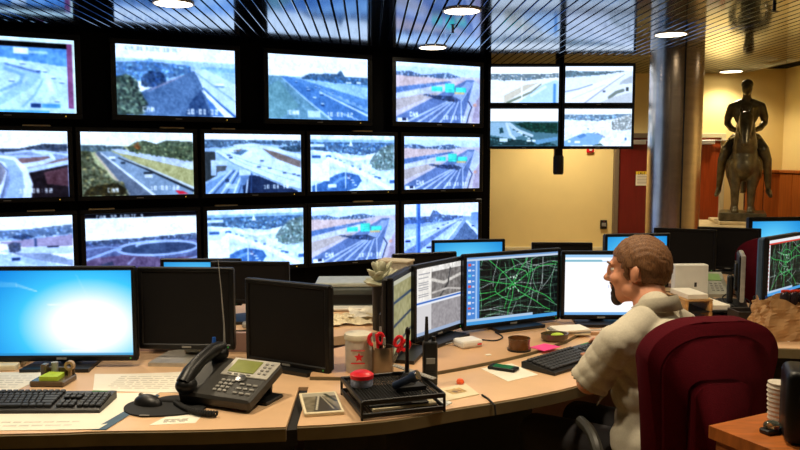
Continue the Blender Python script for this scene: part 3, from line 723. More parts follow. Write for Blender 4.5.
def pic_small(kind):
    p = Pic(100, 56, (255, 255, 255), 30 + kind)
    if kind == 0:
        p.rect(0, 0.2, 1, 1, (240, 243, 246)); leaves(p, [(0, 0.2), (1, 0.18), (1, 0.28), (0.5, 0.38), (0, 0.36)], ((150, 172, 186), (110, 136, 160), (220, 230, 240)), 140, 0.018); p.poly([(0.2, 1.01), (0.7, 0.44), (0.5, 0.5), (0.2, 0.8)], (214, 208, 196)); p.line([(0.25, 1), (0.6, 0.7), (0.74, 0.48)], 0.02, (140, 150, 136), 1, 0.008); p.poly([(0.4, 1.01), (0.76, 0.5), (0.95, 0.36), (1, 0.4), (1, 1.01)], (196, 222, 250)); p.line([(0.94, 0.5), (0.94, 1)], 0.02, (104, 160, 216)); p.line([(0.6, 0.8), (0.8, 0.56)], 0.02, (228, 240, 255)); p.line([(0.45, 0.3), (0.46, 0.9)], 0.008, (254, 254, 250))
    elif kind == 1:
        p.rect(0, 0.12, 1, 1, (232, 236, 246)); leaves(p, [(0, 0.12), (0.5, 0.14), (0.9, 0.12), (0.5, 0.24), (0, 0.3)], ((130, 156, 170), (160, 184, 196), (100, 126, 140)), 140, 0.018); p.poly([(0.82, 0.2), (0.9, 0.2), (0.5, 0.7), (0.3, 1.01), (0, 1.01), (0, 0.8)], (242, 245, 254)); p.poly([(0.84, 0.4), (1, 0.24), (1, 0.46), (0.8, 0.5)], (190, 196, 204)); p.line([(0.3, 1), (0.66, 0.5), (0.88, 0.22)], 0.008, (160, 166, 190), 1, 0.004); p.line([(0.1, 0.9), (0.6, 0.5)], 0.004, (196, 202, 220)); p.line([(0.66, 0.86), (0.76, 0.72), (0.86, 0.66)], 0.025, (140, 150, 146)); p.poly([(0.5, 1.01), (0.7, 0.86), (1, 0.7), (1, 1.01)], (206, 210, 216)); p.rect(0.9, 0.58, 0.94, 0.68, (90, 96, 100)); p.line([(0, 0.7), (0.2, 0.62), (0.4, 0.5)], 0.008, (150, 166, 196)); p.rect(0.56, 0.66, 0.6, 0.71, (120, 130, 150))
    elif kind == 2:
        p.rect(0, 0.34, 1, 1, (96, 136, 152)); p.poly([(0, 0.36), (0.3, 0.36), (0.5, 0.7), (0.3, 0.8), (0, 0.7)], (160, 190, 212)); leaves(p, [(0.36, 0.4), (0.5, 0.36), (1, 0.38), (1, 0.66), (0.6, 0.6)], ((30, 76, 64), (20, 56, 50), (46, 96, 84)), 240, 0.018); p.line([(0.28, 0.4), (0.42, 0.58), (0.62, 0.72)], 0.02, (196, 214, 228)); p.line([(0.24, 0.4), (0.3, 0.7), (0.36, 0.8)], 0.02, (206, 222, 236)); p.cars((0.3, 0.5), (0.6, 0.8), 14, 0.014, 0.02, ((40, 66, 76), (220, 236, 244))); leaves(p, [(0, 0.74), (0.2, 0.8), (0.5, 0.84), (0.9, 0.9), (1, 1), (0, 1)], ((44, 84, 90), (26, 56, 64), (90, 130, 140)), 140, 0.018); p.rect(0.14, 0.8, 0.26, 0.88, (214, 230, 240)); p.poly([(0.6, 0.86), (1, 0.74), (1, 0.84), (0.7, 0.96)], (120, 166, 200)); p.rect(0.54, 0.82, 0.6, 0.88, (226, 238, 246)); p.rect(0.62, 0.82, 0.67, 0.88, (226, 238, 246)); p.poly([(0.13, 0.52), (0.18, 0.5), (0.2, 0.64), (0.14, 0.66)], (50, 90, 100))
    else:
        p.rect(0, 0.14, 1, 1, (240, 245, 252)); leaves(p, [(0, 0.16), (1, 0.14), (0.76, 0.26), (0.5, 0.32), (0, 0.28)], ((150, 184, 216), (120, 158, 196), (190, 214, 236)), 140, 0.018); p.grain(20, 36, 22); leaves(p, [(0.7, 0.34), (0.85, 0.2), (1, 0.16), (1, 0.56), (0.72, 0.58)], ((200, 208, 212), (170, 182, 186), (226, 230, 230)), 120, 0.018); p.poly([(0, 0.86), (0.26, 0.66), (0.5, 0.64), (0.58, 0.76), (0.5, 0.96), (0, 1.01)], (150, 188, 228)); p.poly([(0.18, 0.74), (0.3, 0.66), (0.34, 0.72), (0.24, 0.8)], (110, 154, 206)); p.cars((0.3, 0.5), (0.6, 0.76), 16, 0.014, 0.018, ((150, 170, 206), (255, 255, 255), (120, 140, 180))); p.rect(0.06, 0.84, 0.1, 0.9, (246, 250, 255)); p.rect(0.16, 0.86, 0.24, 0.92, (246, 250, 255)); p.rect(0.9, 0.78, 0.93, 0.84, (110, 150, 200)); p.poly([(0.4, 1), (0.54, 0.92), (0.6, 1)], (90, 120, 120))
    p.grain(8, 60, 36)
    return blur(p)

# ---------------------------------------------------------------- the bank of wall screens
S_WALL = screen_mat('lit_wall_screen', 1.5)
BLUECAST = np.array((0.70, 0.90, 1.18))
def wall_screen(s0, s1, z0, z1, pic, label, bez=0.042, clip=None):
    w_, h_ = s1 - s0, z1 - z0
    pic.gam = 1.35
    base = WP + WD * ((s0 + s1) / 2)
    t = thing('wall_screen', label, 'screen', (base.x, base.y, z0 - bez), WANG, 'traffic screens on the black wall')
    m_ = MB()
    d = 0.03
    m_.box((0, d / 2 - 0.012, bez / 2), (w_ + 2 * bez, d, bez), 0.005); m_.box((0, d / 2 - 0.012, h_ + 1.5 * bez), (w_ + 2 * bez, d, bez), 0.005)
    for s in (-1, 1):
        m_.box((s * (w_ + bez) / 2, d / 2 - 0.012, bez + h_ / 2), (bez, d, h_), 0.004)
    m_.build('bezel', M_BEZEL, t)
    m_ = MB(); m_.box((0, 0.018 + 0.04, bez + h_ / 2), (w_ + bez, 0.08, h_ + bez), 0.008); m_.build('housing', M_BLACKP, t)
    pic.grain(12, 100, 56); pic.grain(12, 26, 15); pic.grain(8, 9, 6)
    pic_plane('display', blur(pic), w_, h_, S_WALL, t, (0, 0.0, bez + h_ / 2), cast=BLUECAST)
    m_ = MB(); m_.box((0, -0.0135, bez * 0.45), (0.06, 0.003, 0.008), 0.001); m_.build('badge', M_GREYP, t)
    m_ = MB(); m_.ball((w_ * 0.42, -0.012, bez * 0.45), (0.005, 0.003, 0.005), 8, 6); m_.build('power_light', mat('amber_led', (200, 160, 60), 0.4, emit=(230, 180, 60), estr=0.8), t)
    if clip is not None:
        m_ = MB(); m_.box((clip, 0.0, h_ + 2 * bez + 0.006), (0.22, 0.05, 0.012), 0.003); m_.build('top_strip', mat('tan_metal_strip', (170, 140, 90), 0.4, metal=0.7), t)  # small tan metallic strip on top of the frame
    return t
R1 = (1.92, 2.55); R2 = (1.19, 1.762); R3 = (0.455, 1.026)
wall_screen(-0.47, 0.612, *R1, pic_window(), 'wall screen with magenta side strip and white window border, top left corner', 0.05)
wall_screen(0.952, 2.03, *R1, pic_tree_road(), 'top row wall screen showing a bushy tree beside a pale road', 0.05)
wall_screen(2.36, 3.43, *R1, pic_wide_road(), 'top row wall screen showing a wide blue road with traffic and no tree', 0.05)
wall_screen(3.762, 4.82, *R1, pic_signs(14), 'wall screen with turquoise road signs, topmost of the three', 0.05)
wall_screen(-0.45, 0.53, *R2, pic_ramps(), 'middle row wall screen at the left edge showing a looping white ramp', clip=0.25)
wall_screen(0.636, 1.615, *R2, pic_freeway_trees(), 'middle row wall screen with green trees along a freeway and red corner', clip=0.3)
wall_screen(1.726, 2.688, *R2, pic_overpass(), 'middle row wall screen showing a concrete overpass on pillars', clip=-0.3)
wall_screen(2.79, 3.74, *R2, pic_city(18), 'pale city view wall screen in the middle row', clip=0.1)
wall_screen(3.86, 4.825, *R2, pic_signs(15), 'wall screen with turquoise road signs, in the middle row at the right end')
wall_screen(-0.45, 0.545, *R3, pic_hazy(), 'bottom row wall screen at the left edge showing a hazy freeway', clip=0.25)
wall_screen(0.65, 1.63, *R3, pic_field(), 'bottom row wall screen showing an oval track in a brown field', clip=-0.35)
wall_screen(1.735, 2.704, *R3, pic_city(18), 'pale city view wall screen in the bottom row', clip=-0.3)
wall_screen(2.792, 3.752, *R3, pic_signs(16), 'wall screen with turquoise road signs, lowest, fourth in the bottom row', clip=0.1)
wall_screen(3.86, 4.813, *R3, pic_pole(), 'bottom row wall screen with a blue pole in front of a freeway')

# ---------------------------------------------------------------- four screens hung from a ceiling pole
HX0, HX1, HX2, HX3 = 1.027, 1.795, 1.868, 2.629
HY = 8.70
rack = thing('ceiling_screen_mount', 'black ceiling pole with cross arms that holds four small screens', 'mount', (1.83, HY + 0.13, 1.36))
m_ = MB(); m_.box((0, 0, (CEIL - 1.36) / 2), (0.09, 0.09, CEIL - 1.36), 0.012, seg=2); m_.build('pole', M_BEZEL, rack)
m_ = MB(); m_.lathe([(0, 0), (0.05, 0.0), (0.06, 0.02), (0.06, 0.2), (0.05, 0.22), (0, 0.22)], 20, (0, -0.02, -0.02)); m_.build('pole_end', M_BLACKP, rack, True)
for z in (0.53, 0.98):
    m_ = MB(); m_.box((0, -0.052, z), (1.3, 0.02, 0.05), 0.004); m_.build('cross_arm', M_BLACKP, rack)
def hung_screen(x0, x1, z0, z1, pic, label):
    t = thing('hanging_screen', label, 'screen', ((x0 + x1) / 2, HY, z0 - 0.025), 0, 'four small screens hung from the ceiling')
    w_, h_, b = x1 - x0, z1 - z0, 0.028
    pic.gam = 1.3
    m_ = MB(); d = 0.03
    m_.box((0, d / 2 - 0.01, 0.005), (w_ + 2 * b, d, b), 0.004); m_.box((0, d / 2 - 0.01, h_ + 0.02 + b), (w_ + 2 * b, d, b), 0.004)
    for s in (-1, 1):
        m_.box((s * (w_ + b) / 2, d / 2 - 0.01, h_ / 2 + 0.025), (b, d, h_ + 0.02), 0.003)
    m_.build('bezel', M_BEZEL, t)
    m_ = MB(); m_.box((0, 0.04, h_ / 2 + 0.025), (w_ + b, 0.05, h_ + b), 0.006); m_.build('housing', M_BLACKP, t)
    pic_plane('display', pic, w_, h_, S_WALL, t, (0, 0, 0.025 + h_ / 2), cast=np.array((0.78, 0.90, 1.05)))
    m_ = MB(); m_.box((0, -0.0115, 0.004), (0.05, 0.003, 0.006)); m_.build('badge', M_GREYP, t)
hung_screen(HX0, HX1, 2.155, 2.553, pic_small(0), 'upper left of the four hanging screens, tan road and pale sky')
hung_screen(HX2, HX3, 2.155, 2.560, pic_small(1), 'upper right of the four hanging screens, diagonal white road')
hung_screen(HX0, HX1, 1.665, 2.085, pic_small(2), 'lower left of the four hanging screens, dark green trees')
hung_screen(HX2, HX3, 1.665, 2.085, pic_small(3), 'lower right of the four hanging screens, pale city traffic')
# ---------------------------------------------------------------- desks
DZ = 0.75
def desk_part(poly, z0, z1, m, name, parent):
    m_ = MB(); m_.prism(poly, z0, z1)
    return m_.build(name, m, parent)
def band(poly, z0, z1, th, name, parent, m):
    """vertical band that follows an open line of points"""
    m_ = MB()
    n = len(poly)
    out = []
    for i, p in enumerate(poly):
        a = Vector(poly[max(i - 1, 0)]); b = Vector(poly[min(i + 1, n - 1)])
        t = (b - a).normalized(); nn = Vector((t.y, -t.x))
        out.append(Vector(p) + nn * th)
    m_.prism([tuple(p) for p in poly] + [tuple(p) for p in out[::-1]], z0, z1)
    return m_.build(name, m, parent, True, angle=50)

def arc_pts(pts, n=8):
    """Catmull-Rom through the points"""
    out = []
    P = [Vector(p) for p in pts]
    P = [P[0] * 2 - P[1]] + P + [P[-1] * 2 - P[-2]]
    for i in range(1, len(P) - 2):
        for k in range(n):
            t = k / n
            a, b, c, d = P[i - 1], P[i], P[i + 1], P[i + 2]
            out.append(tuple(0.5 * ((2 * b) + (c - a) * t + (2 * a - 5 * b + 4 * c - d) * t * t + (3 * b - a - 3 * c + d) * t ** 3)))
    out.append(tuple(P[-2]))
    return out

# left console
lf = arc_pts([(-2.6, 2.02), (-1.135, 2.096), (-0.86, 2.118), (-0.576, 2.130), (-0.332, 2.153)], 6)
ld = thing('console_desk', 'tan laminate console desk under the blue monitor and the telephone', 'desk', (0, 0, 0))
desk_part(lf + [(-0.346, 2.54), (-0.372, 3.01), (-2.6, 3.04)], DZ - 0.04, DZ, M_DESK, 'desktop', ld)
band(lf, DZ - 0.041, DZ - 0.004, 0.008, 'edge_band', ld, M_EDGE)
m_ = MB(); m_.prism([(-2.6, 2.50), (-0.37, 2.55), (-0.37, 2.58), (-2.6, 2.53)], 0.0, DZ - 0.04); m_.build('shade_panel', M_DARK, ld)  # black panel added so the space under the desk stays dark
m_ = MB(); m_.prism([(-2.6, 3.045), (-0.372, 3.015), (-0.372, 3.045), (-2.6, 3.075)], 0.0, DZ + 0.075); tag(m_.build('privacy_panel', M_MAUVE), 'low mauve panel behind the blue and the switched-off monitors', 'panel', 'low panels behind the desks')
# right console: front top, dark joint strip, raised rear top
rf = arc_pts([(-0.300, 2.160), (-0.177, 2.179), (-0.015, 2.224), (0.157, 2.314), (0.392, 2.424), (0.579, 2.535), (0.74, 2.68), (0.88, 2.86), (0.99, 3.06), (1.05, 3.30)], 6)
seam = arc_pts([(-0.315, 2.62), (-0.05, 2.615), (0.144, 2.690), (0.47, 2.915), (0.68, 3.13), (0.80, 3.30)], 5)
rd = thing('console_desk', 'curved tan console desk where the seated man works', 'desk', (0, 0, 0))
desk_part(rf + seam[::-1], DZ - 0.04, DZ, M_DESK, 'desktop', rd)
band(rf, DZ - 0.041, DZ - 0.004, 0.008, 'edge_band', rd, M_EDGE)
seam2 = [(x - 0.003, y + 0.005) for x, y in seam]
RZ = DZ + 0.012
desk_part(seam2 + [(1.19, 3.34), (1.22, 3.80), (0.30, 3.80), (0.02, 3.52), (-0.14, 3.16), (-0.33, 2.95)], DZ - 0.04, RZ, M_DESK2, 'rear_desktop', rd)
band(seam2, DZ - 0.02, RZ - 0.001, 0.003, 'rear_edge', rd, M_EDGE)
desk_part([(-0.343, 2.155), (-0.302, 2.163), (-0.311, 2.54), (-0.357, 2.54)], DZ - 0.06, DZ - 0.012, M_DARK, 'joint_strip', rd)
desk_part([(-0.357, 2.541), (-0.311, 2.541), (-0.318, 2.94), (-0.372, 2.93)], DZ - 0.04, DZ - 0.0005, M_DESK, 'filler_strip', rd)
m_ = MB(); m_.prism(arc_pts([(-0.34, 2.62), (-0.05, 2.65), (0.144, 2.81), (0.36, 2.99), (0.56, 3.14)], 4) + arc_pts([(0.54, 3.17), (0.34, 3.02), (0.13, 2.84), (-0.06, 2.68), (-0.34, 2.65)], 4), 0, DZ - 0.04); m_.build('shade_panel', M_DARK, rd)  # added black panel stands in for the shade below the curved desk
m_ = MB(); m_.prism([(0.30, 3.80), (1.22, 3.80), (1.22, 3.83), (0.30, 3.83)], 0, DZ + 0.05); tag(m_.build('privacy_panel', M_MAUVE), 'low mauve panel behind the green road map monitor', 'panel', 'low panels behind the desks')
m_ = MB(); m_.box((1.12, 3.55, (DZ - 0.04) / 2), (0.06, 0.4, DZ - 0.04), 0.004); m_.build('leg', M_DARK, rd)
# far console behind the dark monitors
bd = thing('console_desk', 'tan desk behind the two switched-off monitors', 'desk', (0, 0, 0))
desk_part([(-2.6, 3.22), (-0.42, 3.20), (-0.10, 3.38), (0.12, 3.72), (0.16, 4.30), (-2.6, 4.30)], DZ - 0.04, DZ, M_DESK, 'desktop', bd)
m_ = MB(); m_.prism([(-2.6, 4.30), (0.16, 4.30), (0.16, 4.34), (-2.6, 4.34)], 0, DZ + 0.06); tag(m_.build('privacy_panel', M_MAUVE), 'low mauve panel along the back of the far desk', 'panel', 'low panels behind the desks')
for x in (-2.5, -0.05):
    m_ = MB(); m_.box((x, 3.85, (DZ - 0.04) / 2), (0.05, 0.7, DZ - 0.04), 0.004); m_.build('leg', M_DARK, bd)
# right console beyond the man
xd = thing('console_desk', 'tan cluttered desk behind the maroon chair, under the map monitor', 'desk', (0, 0, 0))
ef = arc_pts([(1.28, 3.20), (1.42, 3.11), (1.62, 3.07), (1.9, 3.04), (2.6, 3.06)], 5)
desk_part(ef + [(2.6, 3.95), (1.88, 3.95), (1.88, 4.82), (2.9, 4.82), (2.9, 5.6), (1.28, 5.6)], DZ - 0.04, DZ, M_DESK, 'desktop', xd)
band(ef, DZ - 0.041, DZ - 0.003, 0.008, 'edge_band', xd, M_EDGE)
m_ = MB(); m_.prism([(1.32, 3.5), (2.6, 3.4), (2.6, 3.43), (1.32, 3.53)], 0, DZ - 0.04); m_.build('shade_panel', M_DARK, xd)  # black panel added for the shade below this desk
m_ = MB(); m_.box((2.09, 5.625, 0.42), (1.62, 0.04, 0.84), 0.004); tag(m_.build('privacy_panel', M_MAUVE), 'low mauve panel behind the black monitor pair', 'panel', 'low panels behind the desks')

# ---------------------------------------------------------------- monitors
S_MON = screen_mat('lit_monitor_screen', 1.1)
def monitor(x, y, z, yaw, w_, h_, bottom, label, pic=None, group=None, stand='dark', bez=0.018, bezb=0.022, depth=0.05, shell=M_BEZEL, tilt=0.0, back=M_BLACKP, logo=True, foot=0.10):
    """monitor on its stand; origin on the desk under the screen plane, screen faces local -Y. bottom = gap under the frame"""
    t = thing('computer_monitor', label, 'monitor', (x, y, z), yaw, group)
    d = 0.022
    m_ = MB()
    m_.box((0, d / 2, bottom + bezb / 2), (w_, d, bezb), 0.004); m_.box((0, d / 2, bottom + h_ - bez / 2), (w_, d, bez), 0.004)
    for s in (-1, 1):
        m_.box((s * (w_ - bez) / 2, d / 2, bottom + h_ / 2), (bez, d, h_ - 0.01), 0.003)
    bz = m_.build('bezel', shell, t)
    m_ = MB(); m_.box((0, d + depth * 0.22, bottom + h_ / 2), (w_ - 0.006, depth * 0.5, h_ - 0.006), 0.008)
    m_.box((0, d + depth * 0.55, bottom + h_ / 2), (w_ * 0.6, depth * 0.9, h_ * 0.6), 0.02); m_.build('rear_shell', back, t)
    sw, sh = w_ - 2 * bez, h_ - bez - bezb
    if pic is None:
        m_ = MB(); m_.box((0, 0.009, bottom + bezb + sh / 2), (sw + 0.004, 0.008, sh + 0.004)); m_.build('display', M_OFF, t)
    else:
        pic_plane('display', pic, sw, sh, S_MON, t, (0, 0.005, bottom + bezb + sh / 2))
    if logo:
        m_ = MB(); m_.box((0, -0.0005, bottom + bezb / 2), (0.036, 0.002, 0.007)); m_.build('badge', M_GREYP, bz)
        m_ = MB(); m_.ball((w_ / 2 - 0.025, 0, bottom + bezb / 2), (0.003, 0.002, 0.003), 8, 6); m_.build('power_light', mat('green_led', (40, 130, 40), 0.4, emit=(60, 200, 70), estr=0.25), bz)
    sm_ = M_SILVER if stand == 'silver' else M_BLACKP
    yb = d + depth * 0.6
    m_ = MB(); m_.box((0, yb + 0.03, (bottom + h_ * 0.5) / 2 + 0.006), (0.07, 0.03, bottom + h_ * 0.5 - 0.012), 0.008); m_.build('stand_neck', sm_, t)
    m_ = MB()
    bw, bdp = 0.125, 0.11
    pts = [(-bw, -foot), (bw, -foot), (bw * 0.9, bdp * 0.7), (bw * 0.55, bdp), (-bw * 0.55, bdp), (-bw * 0.9, bdp * 0.7)]
    m_.prism([(a, b_ + 0.03) for a, b_ in pts], 0.0, 0.014); m_.build('stand_base', sm_, t)
    return t

def pic_bluewall():
    p = Pic(90, 56, (30, 140, 224), 40)
    d = np.hypot((p.U - 0.70) / 0.86, (p.V - 0.64) / 0.95)
    a = np.clip(1 - d, 0, 1)[..., None]
    c0, c1, c2 = np.array((10, 126, 222.)), np.array((60, 196, 250.)), np.array((255, 255, 255.))
    p.im = np.where(a < 0.42, c0 + (c1 - c0) * (a / 0.42), c1 + (c2 - c1) * np.clip((a - 0.42) / 0.30, 0, 1) ** 0.8)
    for k in range(4):
        p.line([(0.0, 0.12 + 0.02 * k), (0.2, 0.15 + 0.01 * k), (0.34, 0.24)], 0.003, (200, 236, 255), 0.3)
    p.line([(0.62, 0.05), (0.72, 0.4)], 0.003, (220, 244, 255), 0.25); p.line([(0.42, 0.40), (0.66, 0.39)], 0.006, (240, 250, 255), 0.7); p.rect(0.5, 0.93, 0.75, 0.95, (255, 255, 255), 0.6); p.rect(0, 0.965, 1, 1, (40, 130, 190), 0.7)
    return p
def pic_roadmap(seed, left_bar=True):
    p = Pic(170, 108, (8, 12, 14), seed)
    g = p.rng
    def walk(n, col, wd, steps=10, st=0.05, a=0.9):
        for _ in range(n):
            u, v = 0.12 + 0.9 * g.rand(), g.rand(); ang = g.randint(4) * math.pi / 2 + (g.rand() - .5) * 0.5
            pts = [(u, v)]
            for s in range(steps):
                ang += (g.rand() - 0.5) * 0.45
                u += st * math.cos(ang); v += st * 1.5 * math.sin(ang); pts.append((u, v))
            p.line(pts, wd, col, a)
    def grid(n, col, wd):
        for k in range(n):
            c = 0.14 + 0.84 * (k + 0.3 * g.rand()) / n
            pts = [(c + (g.rand() - .5) * 0.02, t) for t in np.linspace(0, 1, 7)]; p.line(pts, wd, col, 0.8)
            c = 0.06 + 0.88 * (k + 0.3 * g.rand()) / n
            pts = [(t, c + (g.rand() - .5) * 0.03) for t in np.linspace(0.12, 1, 8)]; p.line(pts, wd, col, 0.8)
    grid(8, (52, 110, 72), 0.0018); walk(40, (60, 84, 76), 0.0016); walk(24, (190, 206, 204), 0.002, 6); walk(16, (130, 206, 160), 0.002, 6)
    for a in np.linspace(0.2, 6.48, 9)[:-1]:
        pts = [(0.5, 0.45)]; u, v, an = 0.5, 0.45, a
        for s in range(12):
            an += (g.rand() - 0.5) * 0.4; u += 0.045 * math.cos(an); v += 0.06 * math.sin(an); pts.append((u, v))
        p.line(pts, 0.0028, (64, 208, 96), 0.95)
    p.line([(0.5 + 0.19 * math.cos(a) * (1 + 0.1 * math.sin(5 * a)), 0.45 + 0.24 * math.sin(a)) for a in np.linspace(0.3, 5.9, 26)], 0.0028, (84, 216, 116), 0.9)
    walk(6, (70, 214, 104), 0.0026, 7)
    for _ in range(14):
        p.blob(0.42 + 0.16 * g.rand(), 0.3 + 0.3 * g.rand(), 0.009, 0.014, (206, 240, 220), 0.85)
    p.rect(0, 0, 1, 0.05, (190, 206, 226)); p.rect(0, 0.0, 1, 0.02, (110, 150, 200))
    if left_bar:
        p.rect(0, 0.05, 0.135, 1, (70, 130, 206)); p.rect(0.09, 0.05, 0.11, 1, (150, 190, 236))
        for k in range(10):
            p.rect(0.015, 0.09 + 0.08 * k, 0.045, 0.125 + 0.08 * k, ((206, 80, 70), (210, 220, 240), (90, 190, 220), (226, 226, 236))[k % 4]); p.rect(0.055, 0.1 + 0.08 * k, 0.08, 0.12 + 0.08 * k, (190, 206, 236))
    else:
        p.rect(0, 0.05, 0.05, 0.96, (232, 236, 240)); p.rect(0, 0, 1, 0.06, (226, 228, 232)); p.rect(0, 0.05, 1, 0.075, (206, 60, 50))
        for k in range(12):
            p.rect(0.0, 0.1 + 0.07 * k, 0.035, 0.135 + 0.07 * k, (200, 50, 50))
    p.rect(0, 0.945, 1, 1, (66, 150, 214)); p.rect(0.0, 0.91, 0.72, 0.945, (170, 196, 222))
    return p
def pic_aerial():
    p = Pic(80, 70, (196, 190, 182), 44)
    p.rect(0, 0, 1, 1, (222, 220, 216)); p.rect(0.32, 0.08, 1, 0.48, (116, 112, 110)); 
    p.grain(26, 30, 26); p.line([(0.34, 0.2), (0.6, 0.28), (1, 0.2)], 0.02, (206, 202, 196)); p.line([(0.5, 0.5), (0.7, 0.3), (0.75, 0.08)], 0.015, (60, 60, 62)); p.line([(0.34, 0.4), (0.7, 0.38), (1, 0.44)], 0.012, (190, 186, 182))
    p.rect(0, 0, 0.32, 0.48, (232, 228, 222)); p.rect(0.32, 0.56, 1, 0.95, (150, 146, 150)); p.grain(16, 40, 34)
    p.rect(0, 0.48, 1, 0.56, (226, 230, 238)); p.rect(0, 0.5, 1, 0.525, (40, 104, 190)); p.rect(0.05, 0.08, 0.3, 0.1, (140, 140, 150))
    for k in range(9):
        p.rect(0.04, 0.14 + k * 0.035, 0.26, 0.15 + k * 0.035, (150, 150, 156))
    p.rect(0, 0.56, 0.32, 0.95, (206, 204, 206)); p.rect(0, 0.95, 1, 1, (150, 170, 200))
    return p
def pic_olive():
    p = Pic(60, 60, (150, 146, 104), 45)
    p.grain(18, 20, 20); p.line([(0, 0.3), (1, 0.26)], 0.02, (36, 60, 90)); p.line([(0, 0.62), (1, 0.54)], 0.02, (40, 56, 80)); p.line([(0, 0.9), (1, 0.8)], 0.02, (60, 66, 70)); p.rect(0, 0, 1, 0.06, (180, 180, 160))
    return p
def pic_white():
    p = Pic(70, 56, (252, 252, 255), 46)
    p.rect(0, 0.0, 1, 0.05, (150, 196, 236)); p.rect(0, 0.1, 1, 0.125, (176, 206, 236)); p.rect(0.0, 0.09, 0.5, 0.12, (120, 180, 200)); p.rect(0.68, 0.62, 0.82, 0.64, (220, 60, 40)); p.rect(0.58, 0.5, 0.6, 0.56, (196, 206, 230)); p.rect(0, 0.96, 1, 1, (110, 170, 226))
    return p
def pic_cyan(seed=47):
    p = Pic(40, 30, (40, 168, 222), seed)
    d = np.hypot((p.U - 0.45) / 0.8, (p.V - 0.5) / 0.8)
    a = np.clip(1 - d, 0, 1)[..., None]
    p.im = np.array((20, 130, 210.)) * (1 - a) + np.array((120, 222, 252.)) * a
    return p

monitor(-1.262, 2.78, DZ, math.radians(1.5), 0.56, 0.357, 0.024, 'wide lit monitor showing a bright blue wallpaper at the left edge', pic_bluewall(), stand='dark', bez=0.016)
monitor(-0.818, 2.86, DZ, math.radians(-3), 0.372, 0.318, 0.048, 'switched-off black monitor on a silver stand beside the blue monitor', None, 'square switched-off monitors on the left desk', 'silver')
monitor(-0.420, 2.745, DZ, math.radians(-29), 0.380, 0.320, 0.010, 'switched-off black monitor turned towards the seated man, behind the telephone', None, 'square switched-off monitors on the left desk', 'dark', foot=0.07)
monitor(0.018, 2.915, RZ, math.radians(74.5), 0.335, 0.318, 0.012, 'narrow edge-on monitor with an olive map, behind the pen cup', pic_olive())
monitor(0.170, 3.165, RZ, math.radians(53.5), 0.372, 0.318, 0.020, 'monitor showing a grey aerial picture beside the green road map', pic_aerial())
monitor(0.517, 3.405, RZ, math.radians(27.5), 0.536, 0.340, 0.002 + 0.008, 'wide monitor with a glowing green road map in front of the seated man', pic_roadmap(48), bez=0.017)
monitor(0.932, 3.470, RZ, math.radians(0), 0.376, 0.320, 0.022, 'monitor with a white page in front of the seated man\'s face', pic_white())
# rear row
monitor(-0.985, 3.72, DZ, math.radians(0), 0.40, 0.235, 0.05, 'blue lit monitor peeking over the silver-stand monitor', pic_cyan(50), depth=0.04)
monitor(-0.715, 3.58, DZ, math.radians(-4), 0.38, 0.205, 0.085, 'dark low monitor between the two switched-off monitors, standing further back', None, depth=0.04)
monitor(0.135, 4.0, DZ, math.radians(18), 0.36, 0.25, 0.03, 'black monitor behind the grey aerial picture and the plant', None)
monitor(0.42, 4.6, DZ, math.radians(10), 0.46, 0.285, 0.0, 'cyan lit monitor peeking over the green road map monitor', pic_cyan(51))
monitor(1.02, 4.75, DZ, math.radians(-3), 0.38, 0.25, 0.0, 'black monitor just below the yellow wall, behind the white page', None)
fd = thing('console_desk', 'tan desk in the far row, behind the green road map monitor', 'desk', (0, 0, 0))
desk_part([(0.2, 4.42), (1.22, 4.42), (1.22, 5.15), (0.2, 5.15)], DZ - 0.04, DZ, M_DESK, 'desktop', fd)
for x in (0.25, 1.17):
    m_ = MB(); m_.box((x, 4.8, (DZ - 0.04) / 2), (0.05, 0.6, DZ - 0.04), 0.004); m_.build('leg', M_DARK, fd)
# right group
monitor(1.36, 4.32, DZ, math.radians(10), 0.40, 0.315, 0.035, 'cyan lit monitor partly hidden by the seated man\'s head', pic_cyan(52))
monitor(1.92, 5.10, DZ, math.radians(-26), 0.40, 0.285, 0.02, 'switched-off black monitor behind the white box, left of a pair', None, 'pair of black monitors on the right desk')
monitor(2.23, 5.13, DZ, math.radians(-22), 0.40, 0.29, 0.02, 'switched-off black monitor behind the grey telephone, right of a pair', None, 'pair of black monitors on the right desk')
monitor(2.60, 5.22, DZ, math.radians(8), 0.42, 0.355, 0.02, 'bright blue monitor below the statue, behind the map monitor', pic_cyan(53), bez=0.03)
monitor(1.93, 3.76, DZ, math.radians(42), 0.46, 0.31, 0.09, 'map monitor with green roads and a red edge at the right side', pic_roadmap(54, False), bez=0.016, depth=0.07, back=mat('blue_grey_shell', (60, 82, 104), 0.4))
monitor(1.822, 3.99, DZ, math.radians(69), 0.26, 0.245, 0.035, 'edge-on monitor with a pale casing beside the small maroon chair', None, shell=M_SILVER, depth=0.02, foot=0.05)
